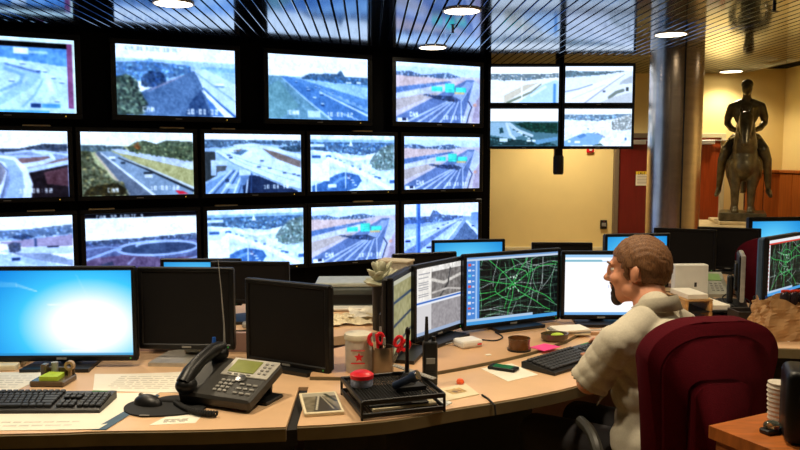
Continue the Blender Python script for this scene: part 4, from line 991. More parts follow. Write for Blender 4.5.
# ---------------------------------------------------------------- desk things
def flat_sheet(name, label, cat, corners, z, m, th=0.0015, group=None, parent=None, curl=0.0):
    """thin sheet of paper with the given outline, a little curled at the corners"""
    m_ = MB(); n = 6
    a, b, c, d = [Vector(p) for p in corners]
    g = []
    for i in range(n + 1):
        row = []
        for j in range(n + 1):
            u, v = i / n, j / n
            p = (a * (1 - u) + b * u) * (1 - v) + (d * (1 - u) + c * u) * v
            zz = z + th + curl * (abs(u - 0.5) * 2) ** 3 * (abs(v - 0.5) * 2) ** 2
            row.append(m_.bm.verts.new((p.x, p.y, zz)))
        g.append(row)
    lo = [[m_.bm.verts.new((v.co.x, v.co.y, v.co.z - th)) for v in row] for row in g]
    for i in range(n):
        for j in range(n):
            m_.bm.faces.new((g[i][j], g[i + 1][j], g[i + 1][j + 1], g[i][j + 1]))
            m_.bm.faces.new((lo[i][j], lo[i][j + 1], lo[i + 1][j + 1], lo[i + 1][j]))
    rim = [(i, 0) for i in range(n)] + [(n, j) for j in range(n)] + [(i, n) for i in range(n, 0, -1)] + [(0, j) for j in range(n, 0, -1)]
    for k in range(len(rim)):
        p, q = rim[k], rim[(k + 1) % len(rim)]
        m_.bm.faces.new((g[p[0]][p[1]], lo[p[0]][p[1]], lo[q[0]][q[1]], g[q[0]][q[1]]))
    o = m_.build(name, m, parent)
    if label:
        tag(o, label, cat, group)
    return o
def print_lines(parent, cx, cy, z, w_, h_, rot, n, m=None):
    """rows of print on a sheet, one flat part"""
    m_ = MB(); R_ = random.Random(int(abs(cx * 1000)) + n)
    ca, sa_ = math.cos(rot), math.sin(rot)
    for k in range(n):
        yy = (k + 0.5) / n * h_ - h_ / 2
        x0 = -w_ / 2
        while x0 < w_ / 2 - 0.01:
            L_ = 0.01 + R_.random() * 0.04
            L_ = min(L_, w_ / 2 - x0)
            xx = x0 + L_ / 2
            m_.box((cx + xx * ca - yy * sa_, cy + xx * sa_ + yy * ca, z), (L_, h_ / n * 0.3, 0.0004), 0, (0, 0, rot))
            x0 += L_ + 0.008
    o = m_.build('print', m or mat('pale_print', (206, 200, 188), 0.7), parent); o['kind'] = 'stuff'
    return o

# big plan sheets under the left keyboard and monitor
s = flat_sheet('plan_sheet', 'large white plan sheet under the black keyboard, hanging to the desk edge', 'paper', [(-1.62, 2.105), (-0.868, 2.128), (-0.80, 2.47), (-1.66, 2.44)], DZ, M_PAPER, curl=0.002)
print_lines(s, -1.25, 2.17, DZ + 0.0018, 0.6, 0.06, 0.03, 2)
s = flat_sheet('plan_sheet', 'long white plan sheet spread between the blue monitor and the telephone', 'paper', [(-1.03, 2.49), (-0.672, 2.47), (-0.735, 2.725), (-1.10, 2.68)], DZ, M_PAPER, curl=0.004)
print_lines(s, -0.86, 2.59, DZ + 0.0018, 0.28, 0.16, -0.02, 7)
s = flat_sheet('plan_sheet', 'white plan sheet left of the binder clip tray under the blue monitor', 'paper', [(-1.56, 2.47), (-1.29, 2.465), (-1.27, 2.71), (-1.6, 2.72)], DZ, M_PAPER, curl=0.003)
print_lines(s, -1.42, 2.6, DZ + 0.0018, 0.24, 0.16, 0, 6)
m_ = MB(); m_.box((0, 0, 0.011), (0.2, 0.15, 0.022), 0.003)
tag(m_.build('cream_book', M_PAPER2, None, loc=(-1.52, 2.80, DZ), rotz=0.1), 'cream book lying under the left end of the blue monitor', 'book')
# folder corner hanging at the desk edge
flat_sheet('blue_folder', 'dark blue folder corner sticking out under the plan sheet at the desk edge', 'folder', [(-0.885, 2.124), (-0.845, 2.126), (-0.79, 2.44), (-0.812, 2.46)], DZ + 0.0016, mat('blue_folder_card', (60, 88, 110), 0.6), 0.001)

def keyboard(x, y, z, rot, label):
    t = thing('keyboard', label, 'keyboard', (x, y, z), rot, 'black computer keyboards')
    m_ = MB(); Mx = Matrix(((0, 0, 1, -0.225), (1, 0, 0, 0), (0, 1, 0, 0), (0, 0, 0, 1)))
    m_.prism_m([(-0.075, 0), (0.075, 0), (0.075, 0.024), (0.06, 0.026), (-0.06, 0.013), (-0.075, 0.010)], 0.45, Mx)
    m_.build('case', M_BLACKP, t)
    m_ = MB()
    tilt = math.atan2(0.013, 0.12)
    for r in range(6):
        yy = 0.048 - r * 0.0195 + (0.004 if r == 0 else 0)
        zz = 0.0135 + (yy + 0.06) * math.tan(tilt)
        for blk, (x0, n) in enumerate(((-0.215, 15), (0.083, 3), (0.147, 4))):
            if blk > 0 and r == 0:
                continue
            if blk == 1 and r in (3,):
                continue
            if r == 5 and blk == 0:
                wds = [1.3, 1.2, 1.2, 6.4, 1.2, 1.2, 1.2, 1.3]
            elif blk == 0 and r >= 2:
                wds = [1.4 + 0.2 * (r - 2)] + [1] * 11 + [2.6 - 0.2 * (r - 2)]
            else:
                wds = [1] * n
            xx = x0
            for wk in wds:
                m_.box((xx + wk * 0.0095, yy, zz + 0.004), (wk * 0.019 - 0.003, 0.0165, 0.009), 0.002, (tilt, 0, 0))
                xx += wk * 0.019
    k = m_.build('keys', mat('keycap_plastic', (34, 36, 40), 0.5), t); k['kind'] = 'stuff'
    m_ = MB(); m_.box((0.175, 0.064, 0.0262), (0.05, 0.004, 0.0015)); m_.build('status_lights', mat('green_led', (40, 130, 40)), t)
    return t
keyboard(-1.146, 2.338, DZ + 0.0018, 0.02, 'black keyboard on the white plan sheet in front of the blue monitor')
keyboard(0.668, 2.875, DZ + 0.001, math.radians(43), 'black keyboard under the seated man\'s arm')

# mouse pad, mouse, label
m_ = MB()
padpts = []
for i in range(40):
    a = 2 * math.pi * i / 40
    rr = 1 + 0.10 * math.cos(2 * a + 0.6) + 0.06 * math.cos(3 * a)
    padpts.append((0.118 * rr * math.cos(a), 0.092 * rr * math.sin(a)))
m_.prism(padpts, 0, 0.005)
mp_ = thing('mouse_pad', 'round black mouse pad with wrist rest beside the telephone', 'mouse pad', (-0.742, 2.318, DZ + 0.001))
m_.build('pad', M_RUBBER, mp_)
m_ = MB(); m_.ball((0.03, 0.066, 0.006), (0.07, 0.026, 0.012), 20, 10); m_.build('wrist_rest', M_RUBBER, mp_, True)
m_ = MB(); m_.box((-0.03, -0.083, 0.0055), (0.03, 0.006, 0.001)); m_.build('print_mark', M_GREYP, mp_)
ms = thing('computer_mouse', 'black computer mouse on the round mouse pad', 'mouse', (-0.797, 2.345, DZ + 0.0062), math.radians(65))
m_ = MB(); m_.ball((0, 0, 0.0), (0.031, 0.052, 0.03), 20, 12)
bmesh.ops.bisect_plane(m_.bm, geom=m_.bm.verts[:] + m_.bm.edges[:] + m_.bm.faces[:], plane_co=(0, 0, 0), plane_no=(0, 0, -1), clear_outer=True)
bmesh.ops.contextual_create(m_.bm, geom=[e for e in m_.bm.edges if e.is_boundary])
m_.build('shell', M_BLACKP, ms, True)
m_ = MB(); m_.lathe([(0, -0.003), (0.008, -0.003), (0.008, 0.003), (0, 0.003)], 14, (0, 0.028, 0.0235), Matrix.Rotation(math.pi / 2, 4, 'Y')); m_.build('wheel', M_GREYP, ms)
lb = flat_sheet('printed_label', 'white printed label taped to the desk edge below the mouse pad', 'label', [(-0.735, 2.165), (-0.605, 2.185), (-0.60, 2.285), (-0.70, 2.262)], DZ, M_PAPER, 0.0008)
print_lines(lb, -0.668, 2.205, DZ + 0.001, 0.07, 0.03, 0.15, 4, M_INK)

# telephone
ph = thing('desk_telephone', 'large black and silver desk telephone with a green display', 'telephone', (-0.545, 2.40, DZ), math.radians(-23))
pt = math.radians(20)
TM = Matrix.Translation((0, 0, 0.058)) @ Matrix.Rotation(pt, 4, 'X')
def pbox(m_, c, s, bev=0.0):
    """box in the tilted face frame of the phone"""
    return m_.box(TM @ Vector(c), s, bev, Matrix.Rotation(pt, 4, 'X'))
m_ = MB(); pbox(m_, (0.0, 0, 0.0), (0.27, 0.21, 0.04), 0.008)
m_.build('body', mat('charcoal_plastic', (44, 42, 38), 0.5), ph)
m_ = MB(); pbox(m_, (0.045, 0.055, 0.021), (0.175, 0.095, 0.006), 0.002); fp = m_.build('face_plate', M_SILVER, ph)
m_ = MB(); pbox(m_, (0.025, 0.058, 0.0248), (0.098, 0.066, 0.003), 0.001); m_.build('display', mat('green_lcd', (120, 126, 52), 0.3, emit=(110, 118, 40), estr=0.08), ph)
m_ = MB()
for r in range(4):
    for c in range(3):
        pbox(m_, (-0.012 + c * 0.019, -0.018 - r * 0.017, 0.022), (0.013, 0.011, 0.006), 0.002)
k = m_.build('keypad', M_GREYP, ph); k['kind'] = 'stuff'
m_ = MB()
for r in range(3):
    for c in range(3):
        pbox(m_, (0.066 + c * 0.024, -0.028 - r * 0.022, 0.022), (0.017, 0.009, 0.006), 0.002)
for r in range(4):
    for c in range(2):
        pbox(m_, (0.094 + c * 0.02, 0.082 - r * 0.017, 0.0255), (0.011, 0.008, 0.004), 0.001)
for c in range(4):
    pbox(m_, (-0.01 + c * 0.024, 0.016, 0.0255), (0.015, 0.006, 0.004), 0.001)
k = m_.build('function_keys', M_GREYP, ph); k['kind'] = 'stuff'
m_ = MB(); m_.lathe([(0, 0), (0.017, 0), (0.017, 0.005), (0, 0.006)], 18, TM @ Vector((0.045, -0.002, 0.021)), Matrix.Rotation(pt, 4, 'X')); m_.build('navigation_key', M_CHROME, ph)
hs = MB()
hp = [TM @ Vector(p) for p in [(-0.1, -0.098, 0.052), (-0.1, -0.06, 0.068), (-0.1, 0.0, 0.073), (-0.1, 0.06, 0.068), (-0.1, 0.1, 0.052)]]
hs.tube(hp, [0.026, 0.024, 0.022, 0.024, 0.026], 14)
hs.ball(TM @ Vector((-0.1, -0.09, 0.04)), (0.034, 0.036, 0.028), 16, 10); hs.ball(TM @ Vector((-0.1, 0.09, 0.04)), (0.034, 0.036, 0.028), 16, 10)
hset = hs.build('handset', M_BEZEL, ph, True)
m_ = MB(); m_.box((0.0, 0.085, 0.042), (0.2, 0.012, 0.084), 0.003, (-0.12, 0, 0)); m_.box((0.04, 0.04, 0.006), (0.2, 0.10, 0.012), 0.003); m_.build('foot_stand', M_BLACKP, ph)
cord = []
for i in range(150):
    t_ = i / 149
    ax = (-0.13 + 0.19 * t_, -0.118 - 0.05 * math.sin(t_ * 2.2), 0.010)
    cord.append((ax[0], ax[1] + 0.007 * math.cos(i * 0.9), ax[2] + 0.002 + 0.007 * math.sin(i * 0.9)))
m_ = MB(); m_.tube(cord, 0.0038, 6); m_.build('coiled_cord', M_RUBBER, ph, True)

# handheld radio with a long whip antenna behind the telephone
rr_ = thing('handheld_radio', 'black handheld radio with a long thin whip antenna behind the telephone', 'radio', (-0.632, 2.60, DZ), 0.2)
m_ = MB(); m_.box((0, 0, 0.07), (0.055, 0.035, 0.14), 0.008, seg=2); m_.build('body', M_BLACKP, rr_)
m_ = MB(); m_.lathe([(0, 0), (0.007, 0), (0.006, 0.02), (0, 0.021)], 12, (-0.015, 0, 0.14)); m_.build('knob', M_BLUEP, rr_, True)
m_ = MB(); m_.tube([(0.02, 0, 0.135), (0.02, 0, 0.2), (0.012, 0, 0.34), (0.004, 0, 0.43)], [0.004, 0.0025, 0.0016, 0.0012], 8); m_.build('antenna', M_GREYP, rr_, True)
m_ = MB(); m_.box((0, -0.018, 0.085), (0.035, 0.003, 0.03), 0.001); m_.build('display', M_GREYP, rr_)

# sticky note tray under the blue monitor
nt_ = thing('note_holder', 'small clear holder with lime sticky notes in front of the blue monitor', 'note holder', (-1.205, 2.585, DZ), -0.05)
m_ = MB(); m_.box((0, 0, 0.01), (0.12, 0.10, 0.02), 0.004); m_.box((-0.045, 0.03, 0.035), (0.02, 0.03, 0.05), 0.004); m_.box((0.0, 0.045, 0.03), (0.11, 0.008, 0.03), 0.002)
m_.build('tray', mat('smoky_plastic', (88, 72, 52), 0.25), nt_)
m_ = MB(); m_.prism([(-0.03, -0.04), (0.035, -0.038), (0.03, 0.02), (-0.026, 0.024)], 0.02, 0.034); m_.build('sticky_notes', M_GREEN, nt_)
m_ = MB(); m_.lathe([(0.008, -0.008), (0.017, -0.008), (0.017, 0.008), (0.008, 0.008), (0.008, -0.008)], 18, (0.045, 0.03, 0.055), Matrix.Rotation(math.pi / 2, 4, 'X')); m_.box((0.045, 0.03, 0.028), (0.01, 0.012, 0.03)); m_.build('tape_roll', mat('tape_tan', (170, 140, 100), 0.4), nt_, True)
m_ = MB(); m_.lathe([(0, 0), (0.012, 0), (0.012, 0.045), (0, 0.045)], 14, (-0.012, 0.035, 0.02)); m_.build('clip_cup', M_GREYP, nt_, True)

# picture book near the joint
bk = thing('picture_card', 'thin booklet with a dark road photograph beside the desk joint', 'booklet', (-0.250, 2.345, DZ), math.radians(12))
m_ = MB(); m_.box((0, 0, 0.006), (0.122, 0.205, 0.012), 0.002); m_.build('pages', M_PAPER2, bk)
p = Pic(36, 60, (120, 112, 92), 60); p.grain(30, 8, 12); p.poly([(0.2, 1), (0.4, 0.2), (0.6, 0.2), (0.95, 1)], (70, 66, 60)); p.line([(0.3, 0.9), (0.48, 0.2)], 0.03, (196, 190, 170)); p.line([(0.8, 0.9), (0.56, 0.2)], 0.02, (180, 172, 150)); p.rect(0, 0, 1, 0.2, (170, 164, 146)); p.line([(0.7, 0.1), (0.95, 0.5)], 0.05, (56, 60, 46))
pic_plane('cover', p, 0.106, 0.185, print_mat('printed_cover', 0.35), bk, (0, 0, 0.0125), True)

# wire letter tray
ta = math.atan2(0.08, 0.252)
tr = thing('letter_tray', 'black wire mesh letter tray at the desk edge below the pen cup', 'tray', (-0.028, 2.368, DZ), ta)
TW, TD = 0.262, 0.262
def tray_level(z):
    m_ = MB()
    n = 26
    for i in range(n + 1):
        x_ = -TW / 2 + TW * i / n
        m_.box((x_, 0, z), (0.0022, TD, 0.0022))
        y_ = -TD / 2 + TD * i / n
        m_.box((0, y_, z), (TW, 0.0022, 0.0022))
    k = m_.build('mesh', M_RUBBER, tr); k['kind'] = 'stuff'
    m_ = MB()
    for s_ in (-1, 1):
        m_.box((s_ * TW / 2, 0, z + 0.004), (0.006, TD + 0.006, 0.016), 0.002); m_.box((0, s_ * TD / 2, z + 0.004), (TW, 0.006, 0.016), 0.002)
    m_.build('rim', M_BLACKP, tr)
tray_level(0.010); tray_level(0.050)
for sx in (-1, 1):
    for sy in (-1, 1):
        m_ = MB(); m_.box((sx * TW / 2, sy * TD / 2, 0.030), (0.008, 0.008, 0.060), 0.002); m_.build('post', M_BLACKP, tr)
def on_tray(lx, ly, lz=0.0):
    c_, s_ = math.cos(ta), math.sin(ta)
    return (-0.028 + lx * c_ - ly * s_, 2.368 + lx * s_ + ly * c_, DZ + lz)
for k, (mm, lab) in enumerate(((M_PAPER2, 'cream paper stack inside the wire letter tray'),)):
    m_ = MB(); m_.box((0, 0, 0.005), (0.21, 0.2, 0.010), 0.002); tag(m_.build('paper_stack', mm, None, loc=on_tray(0.01, 0.0, 0.0125), rotz=ta + 0.05), lab, 'paper')
m_ = MB(); m_.box((0, 0, 0.004), (0.19, 0.18, 0.008), 0.002); tag(m_.build('black_notebook', M_BLACKP, None, loc=on_tray(0.0, -0.01, 0.0235), rotz=ta - 0.06), 'black notebook on the cream papers inside the wire tray', 'notebook')
TT = 0.0525
# red-lidded tin
tn = thing('mint_tin', 'round tin with a bright red lid on the wire tray', 'tin', on_tray(-0.085, 0.045, TT))
m_ = MB(); m_.lathe([(0, 0), (0.034, 0), (0.036, 0.004), (0.036, 0.026), (0, 0.026)], 28); m_.build('body', mat('blue_white_tin', (170, 180, 214), 0.35, var=0.6, scale=70), tn, True)
m_ = MB(); m_.lathe([(0.0355, 0.026), (0.038, 0.026), (0.038, 0.038), (0.026, 0.046), (0, 0.047)], 28); m_.build('lid', M_RED, tn, True)
# phone cradle with an upright microphone
mc = thing('desk_microphone', 'black upright desk microphone with a wedge base on the wire tray', 'microphone', on_tray(0.05, -0.01, TT), 0.3)
m_ = MB(); m_.prism([(-0.05, -0.045), (0.05, -0.045), (0.034, 0.04), (-0.034, 0.04)], 0, 0.012); m_.lathe([(0, 0.012), (0.03, 0.012), (0.012, 0.045), (0, 0.05)], 18); m_.build('base', M_BLACKP, mc)
m_ = MB(); m_.tube([(0, 0, 0.04), (0, 0, 0.12), (0.002, 0, 0.17)], [0.0075, 0.006, 0.006], 10); m_.ball((0.002, 0, 0.178), (0.009, 0.009, 0.016), 12, 8); m_.build('stem', M_BEZEL, mc, True)
fl_ = thing('flashlight', 'dark blue flashlight leaning beside the desk microphone on the tray', 'flashlight', on_tray(0.015, -0.055, TT + 0.019), 0)
Mf = Matrix.Rotation(math.radians(58), 4, 'Y') @ Matrix.Rotation(0.4, 4, 'X')
m_ = MB(); m_.lathe([(0, 0), (0.012, 0), (0.012, 0.06), (0.017, 0.07), (0.017, 0.09), (0, 0.09)], 18, (-0.02, 0, 0.0), Mf); m_.build('barrel', mat('navy_metal', (56, 70, 96), 0.35, metal=0.6), fl_, True)
m_ = MB(); m_.lathe([(0, 0.09), (0.015, 0.09), (0.014, 0.094), (0, 0.094)], 18, (-0.02, 0, 0.0), Mf); m_.build('lens', M_CHROME, fl_, True)
rl = thing('desk_ruler', 'grey metal ruler slanting across the wire tray rim', 'ruler', on_tray(0.10, 0.07, TT + 0.022), math.radians(-38))
m_ = MB(); m_.box((0, 0, 0), (0.17, 0.022, 0.004), 0.001, (0, 0.10, 0)); m_.build('blade', M_GREYP, rl)
m_ = MB()
for k in range(16):
    m_.box((-0.075 + k * 0.01, -0.006, 0.0024 - (-0.075 + k * 0.01) * 0.1), (0.001, 0.008, 0.0008), 0, (0, 0.10, 0))
kk = m_.build('scale_marks', M_INK, rl); kk['kind'] = 'stuff'
# envelope lying out of the tray at the right
flat_sheet('colour_leaflet', 'pale leaflet with coloured print sticking out right of the wire tray', 'leaflet', [on_tray(0.145, -0.09)[:2], on_tray(0.185, -0.06)[:2], on_tray(0.15, 0.15)[:2], on_tray(0.145, 0.12)[:2]], DZ, mat('leaflet_print', (196, 196, 190), 0.6, var=0.5, scale=60), 0.002)

# canister
cn = thing('storage_canister', 'frosted plastic canister with a red star behind the wire tray', 'canister', (-0.150, 2.705, RZ))
m_ = MB(); m_.lathe([(0, 0), (0.046, 0), (0.048, 0.004), (0.049, 0.118), (0, 0.118)], 32); m_.build('jar', mat('frosted_plastic', (222, 216, 204), 0.45, trans=0.25), cn, True)
m_ = MB(); m_.lathe([(0.049, 0.118), (0.052, 0.118), (0.053, 0.128), (0.050, 0.137), (0, 0.139)], 32); m_.build('lid', mat('cream_lid', (216, 208, 182), 0.45), cn, True)
m_ = MB(); st = []
for k in range(10):
    a = math.pi / 2 + k * math.pi / 5; r = 0.018 if k % 2 == 0 else 0.008
    st.append((r * math.cos(a), r * math.sin(a)))
Mstar = Matrix.Rotation(0.08, 4, 'Z') @ Matrix.Translation((0.0, -0.0485, 0.06)) @ Matrix.Rotation(math.pi / 2, 4, 'X')
m_.prism_m(st, 0.0015, Mstar); m_.build('star_mark', M_RED, cn)
m_ = MB(); m_.box((0, -0.049, 0.038), (0.05, 0.0015, 0.004)); m_.box((0, -0.049, 0.084), (0.05, 0.0015, 0.003)); m_.build('print_band', M_RED, cn)

# pen cup and its contents
pc = thing('pen_cup', 'shiny steel pen cup beside the frosted canister', 'cup', (-0.062, 2.66, RZ))
m_ = MB(); m_.lathe([(0, 0.002), (0.0, 0), (0.037, 0), (0.039, 0.003), (0.039, 0.100), (0.036, 0.100), (0.036, 0.004), (0, 0.004)], 28); m_.build('cup', mat('dark_steel', (120, 110, 96), 0.3, metal=0.9), pc, True)
def scissors(x, y, z, lean, rz, label):
    t = thing('scissors', label, 'scissors', (x, y, z), rz, 'red scissors in the pen cup')
    R_ = Matrix.Rotation(lean, 4, 'Y')
    m_ = MB(); m_.prism_m([(-0.006, 0), (0.006, 0), (0.008, 0.1), (-0.008, 0.1)], 0.003, R_ @ Matrix.Rotation(math.pi / 2, 4, 'X')); m_.build('blades', M_CHROME, t)
    for s_ in (-1, 1):
        m_ = MB(); pts = []
        for i in range(17):
            a = 2 * math.pi * i / 16
            pts.append(R_ @ Vector((s_ * 0.014 + 0.012 * math.cos(a), 0, 0.120 + 0.019 * math.sin(a))))
        m_.tube(pts, 0.0070, 8); m_.tube([R_ @ Vector((s_ * 0.001, 0, 0.085)), R_ @ Vector((s_ * 0.006, 0, 0.106))], 0.006, 8)
        m_.build('handle', M_RED, t, True)
    return t
scissors(-0.075, 2.66, RZ + 0.006, -0.08, 0.15, 'red-handled scissors upright in the steel pen cup')
scissors(-0.045, 2.655, RZ + 0.006, 0.46, -0.2, 'red-handled scissors leaning out of the pen cup towards the olive map')
for k, (dx, dy, ln, mm, lab) in enumerate(((-0.018, -0.016, 0.15, M_PAPER2, 'cream pencil in the steel pen cup'), (0.004, -0.02, 0.135, M_CHROME, 'silver pen in the steel pen cup'), (-0.005, 0.018, 0.16, M_BLACKP, 'black marker in the steel pen cup'))):
    t = thing('pen', lab, 'pen', (-0.062 + dx, 2.66 + dy, RZ + 0.004), 0, 'pens in the steel pen cup')
    m_ = MB(); m_.tube([(0, 0, 0.0), (dx * 0.6, dy * 0.5, ln * 0.8)], 0.0052, 8); m_.build('barrel', mm, t, True)
    m_ = MB(); m_.tube([(dx * 0.6, dy * 0.5, ln * 0.8), (dx * 0.75, dy * 0.62, ln)], [0.0056, 0.0045], 8); m_.build('cap', M_GREYP, t, True)

# walkie talkie
wt = thing('walkie_talkie', 'black walkie-talkie standing upright in front of the grey aerial monitor', 'radio', (0.103, 2.56, DZ), 0.1)
m_ = MB(); m_.box((0, 0, 0.078), (0.050, 0.036, 0.156), 0.007, seg=2); m_.build('body', M_BLACKP, wt)
m_ = MB(); m_.tube([(-0.012, 0, 0.15), (-0.012, 0, 0.18), (-0.012, 0, 0.24)], [0.0085, 0.007, 0.005], 10); m_.build('antenna', M_RUBBER, wt, True)
m_ = MB(); m_.lathe([(0, 0), (0.008, 0), (0.007, 0.016), (0, 0.017)], 12, (0.012, 0, 0.155)); m_.build('knob', M_BLACKP, wt, True)
m_ = MB()
for k in range(6):
    m_.box((0, -0.0185, 0.03 + k * 0.006), (0.03, 0.002, 0.0025))
m_.build('speaker_grille', M_RUBBER, wt)
m_ = MB(); m_.box((0, -0.0185, 0.09), (0.03, 0.002, 0.02), 0.0005); m_.build('display', M_GREYP, wt)
# picture note
fl2 = flat_sheet('photo_card', 'cream card with a small brown picture beside the walkie-talkie', 'card', [(0.150, 2.385), (0.262, 2.455), (0.226, 2.575), (0.110, 2.495)], DZ, M_PAPER2, 0.003)
p = Pic(30, 22, (196, 164, 96), 61); p.grain(40, 8, 6); p.blob(0.4, 0.6, 0.2, 0.3, (110, 86, 50)); p.blob(0.7, 0.5, 0.15, 0.3, (150, 110, 60))
pp_ = pic_plane('picture', p, 0.062, 0.05, print_mat('printed_cover'), fl2, (0.187, 2.485, DZ + 0.0036), True); pp_.rotation_euler = (0, 0, 0.55)
m_ = MB(); m_.lathe([(0, 0), (0.012, 0), (0.014, 0.008), (0.009, 0.016), (0, 0.018)], 16); tag(m_.build('push_cap', M_ORANGE, None, True, loc=(0.208, 2.568, DZ + 0.0035)), 'small orange cap at the back corner of the cream card', 'cap')
m_ = MB(); m_.tube([(0.27, 2.44, DZ + 0.004), (0.285, 2.40, DZ + 0.004), (0.292, 2.37, DZ + 0.003), (0.300, 2.349, DZ - 0.0), (0.303, 2.345, DZ - 0.03)], 0.0035, 6); tag(m_.build('black_cable', M_RUBBER, None, True), 'black cable running over the desk edge right of the cream card', 'cable')

# sheet with a mobile phone
flat_sheet('note_sheet', 'white note sheet under the mobile phone', 'paper', [(0.300, 2.765), (0.378, 2.602), (0.498, 2.684), (0.425, 2.835)], DZ, M_PAPER, 0.0015)
mb_ = thing('mobile_phone', 'black mobile phone with a green screen on the white note sheet', 'phone', (0.382, 2.752, DZ + 0.0016), math.radians(-30))
m_ = MB(); m_.box((0, 0, 0.006), (0.108, 0.054, 0.012), 0.005, seg=2); m_.build('case', M_BEZEL, mb_)
m_ = MB(); m_.box((0, 0, 0.0121), (0.072, 0.044, 0.001)); m_.build('screen', mat('green_phone_screen', (20, 60, 40), 0.1, emit=(60, 150, 90), estr=0.25), mb_)
# brown glass dish, pink note, green dish
gd = thing('glass_ashtray', 'round brown glass dish below the green road map monitor', 'dish', (0.478, 2.995, RZ))
m_ = MB(); m_.lathe([(0, 0), (0.042, 0), (0.045, 0.004), (0.042, 0.022), (0.043, 0.04), (0.045, 0.05), (0.039, 0.05), (0.036, 0.02), (0, 0.012)], 30); m_.build('bowl', M_BROWNGLASS, gd, True)
m_ = MB(); m_.lathe([(0.0425, 0.0), (0.047, 0.0), (0.047, 0.008), (0.0425, 0.008), (0.0425, 0.0)], 30); m_.build('rim', M_BLACKP, gd, True)
flat_sheet('sticky_note', 'bright pink sticky note between the brown dish and the keyboard', 'note', [(0.528, 3.035), (0.575, 2.975), (0.655, 3.045), (0.60, 3.098)], RZ, M_PINK, 0.002)
gl = thing('clip_dish', 'oval black dish holding a lime green clip by the keyboard', 'dish', (0.652, 3.152, RZ), 0.2)
m_ = MB(); m_.lathe([(0, 0), (0.045, 0), (0.058, 0.012), (0.06, 0.032), (0.055, 0.032), (0.05, 0.014), (0, 0.008)], 30); o_ = m_.build('bowl', mat('smoky_plastic', (88, 72, 52), 0.25), gl, True); o_.scale = (1, 0.72, 1)
m_ = MB(); m_.ball((0.012, 0, 0.022), (0.03, 0.018, 0.012), 16, 8); m_.build('clip', M_GREEN, gl, True)
m_ = MB(); m_.box((-0.03, 0.0, 0.02), (0.02, 0.022, 0.014), 0.004); m_.build('clip_box', M_BLACKP, gl)
# network hub with cables
hb = thing('network_hub', 'small white box with cables left of the green road map monitor', 'hub', (0.278, 3.06, RZ), 0.5)
m_ = MB(); m_.box((0, 0, 0.016), (0.10, 0.08, 0.032), 0.010, seg=2); m_.build('housing', M_WHITEP, hb)
m_ = MB(); m_.box((0.03, -0.0405, 0.014), (0.02, 0.002, 0.006)); m_.build('indicator', M_RED, hb)
for k, (pts, lab) in enumerate((([(0.225, 3.075, RZ + 0.012), (0.18, 3.07, RZ + 0.005), (0.13, 3.0, RZ + 0.004), (0.10, 2.93, RZ + 0.004), (0.12, 2.87, RZ + 0.004)], 'grey cable curling left from the white network hub'),
                                ([(0.30, 3.12, RZ + 0.012), (0.34, 3.15, RZ + 0.005), (0.40, 3.14, RZ + 0.004), (0.44, 3.20, RZ + 0.004), (0.42, 3.30, RZ + 0.004)], 'dark cable running from the white hub under the green map monitor'))):
    m_ = MB(); m_.tube([(*q[:2], q[2]) for q in arc_pts([p_[:3] for p_ in pts], 5)], 0.003, 6); tag(m_.build('network_cable', (M_GREYP, M_RUBBER)[k], None, True), lab, 'cable', 'cables of the network hub')
m_ = MB(); m_.box((0, 0, 0.002), (0.022, 0.016, 0.003), 0.001); tag(m_.build('paper_scrap', M_PAPER, None, loc=(0.345, 2.915, RZ), rotz=0.4), 'tiny white paper scrap near the desk seam', 'paper')
# paper stack and phone base below the white page monitor
st_ = thing('paper_stack', 'stack of papers and a flat white keyboard below the white page monitor', 'paper', (0.74, 3.30, RZ), 0.1)
for k in range(3):
    m_ = MB(); m_.box((0.004 * k, -0.003 * k, 0.004 + 0.008 * k), (0.17 - 0.01 * k, 0.11, 0.0075), 0.001, (0, 0, 0.08 * k)); m_.build('bundle', (M_PAPER2, M_GREYP, M_PAPER)[k], st_)
m_ = MB(); m_.tube(arc_pts([(0.83, 3.33, RZ + 0.004), (0.87, 3.27, RZ + 0.02), (0.93, 3.29, RZ + 0.03), (0.97, 3.36, RZ + 0.012), (1.02, 3.32, RZ + 0.004)], 6), 0.0035, 6); tag(m_.build('monitor_cable', M_WHITEP, None, True), 'white looped cable below the white page monitor', 'cable')

# ---- things on the far desk, centre
pr = thing('inkjet_printer', 'grey flat printer on the far desk behind the frosted canister', 'printer', (-0.25, 4.02, DZ), 0.03)
m_ = MB(); m_.box((0, 0, 0.055), (0.40, 0.26, 0.11), 0.012, seg=2); m_.build('body', mat('printer_grey', (70, 76, 74), 0.45), pr)
m_ = MB(); m_.box((0, 0.0, 0.122), (0.39, 0.24, 0.024), 0.006); m_.build('lid', mat('printer_lid', (178, 184, 176), 0.4), pr)
m_ = MB(); m_.box((0.0, -0.131, 0.05), (0.26, 0.006, 0.05), 0.002); m_.build('paper_slot', M_BEZEL, pr)
m_ = MB(); m_.box((0.0, -0.16, 0.012), (0.28, 0.09, 0.012), 0.003); m_.build('output_tray', M_WHITEP, pr)
rng = random.Random(5)
pile = [(-0.215, 3.55, 0.0, 'crumpled cream paper lying behind the frosted canister'), (-0.165, 3.62, 0.018, 'crumpled white sheet on top of the cream papers behind the canister'), (-0.36, 3.52, 0.0, 'folded cream envelope left of the crumpled papers')]
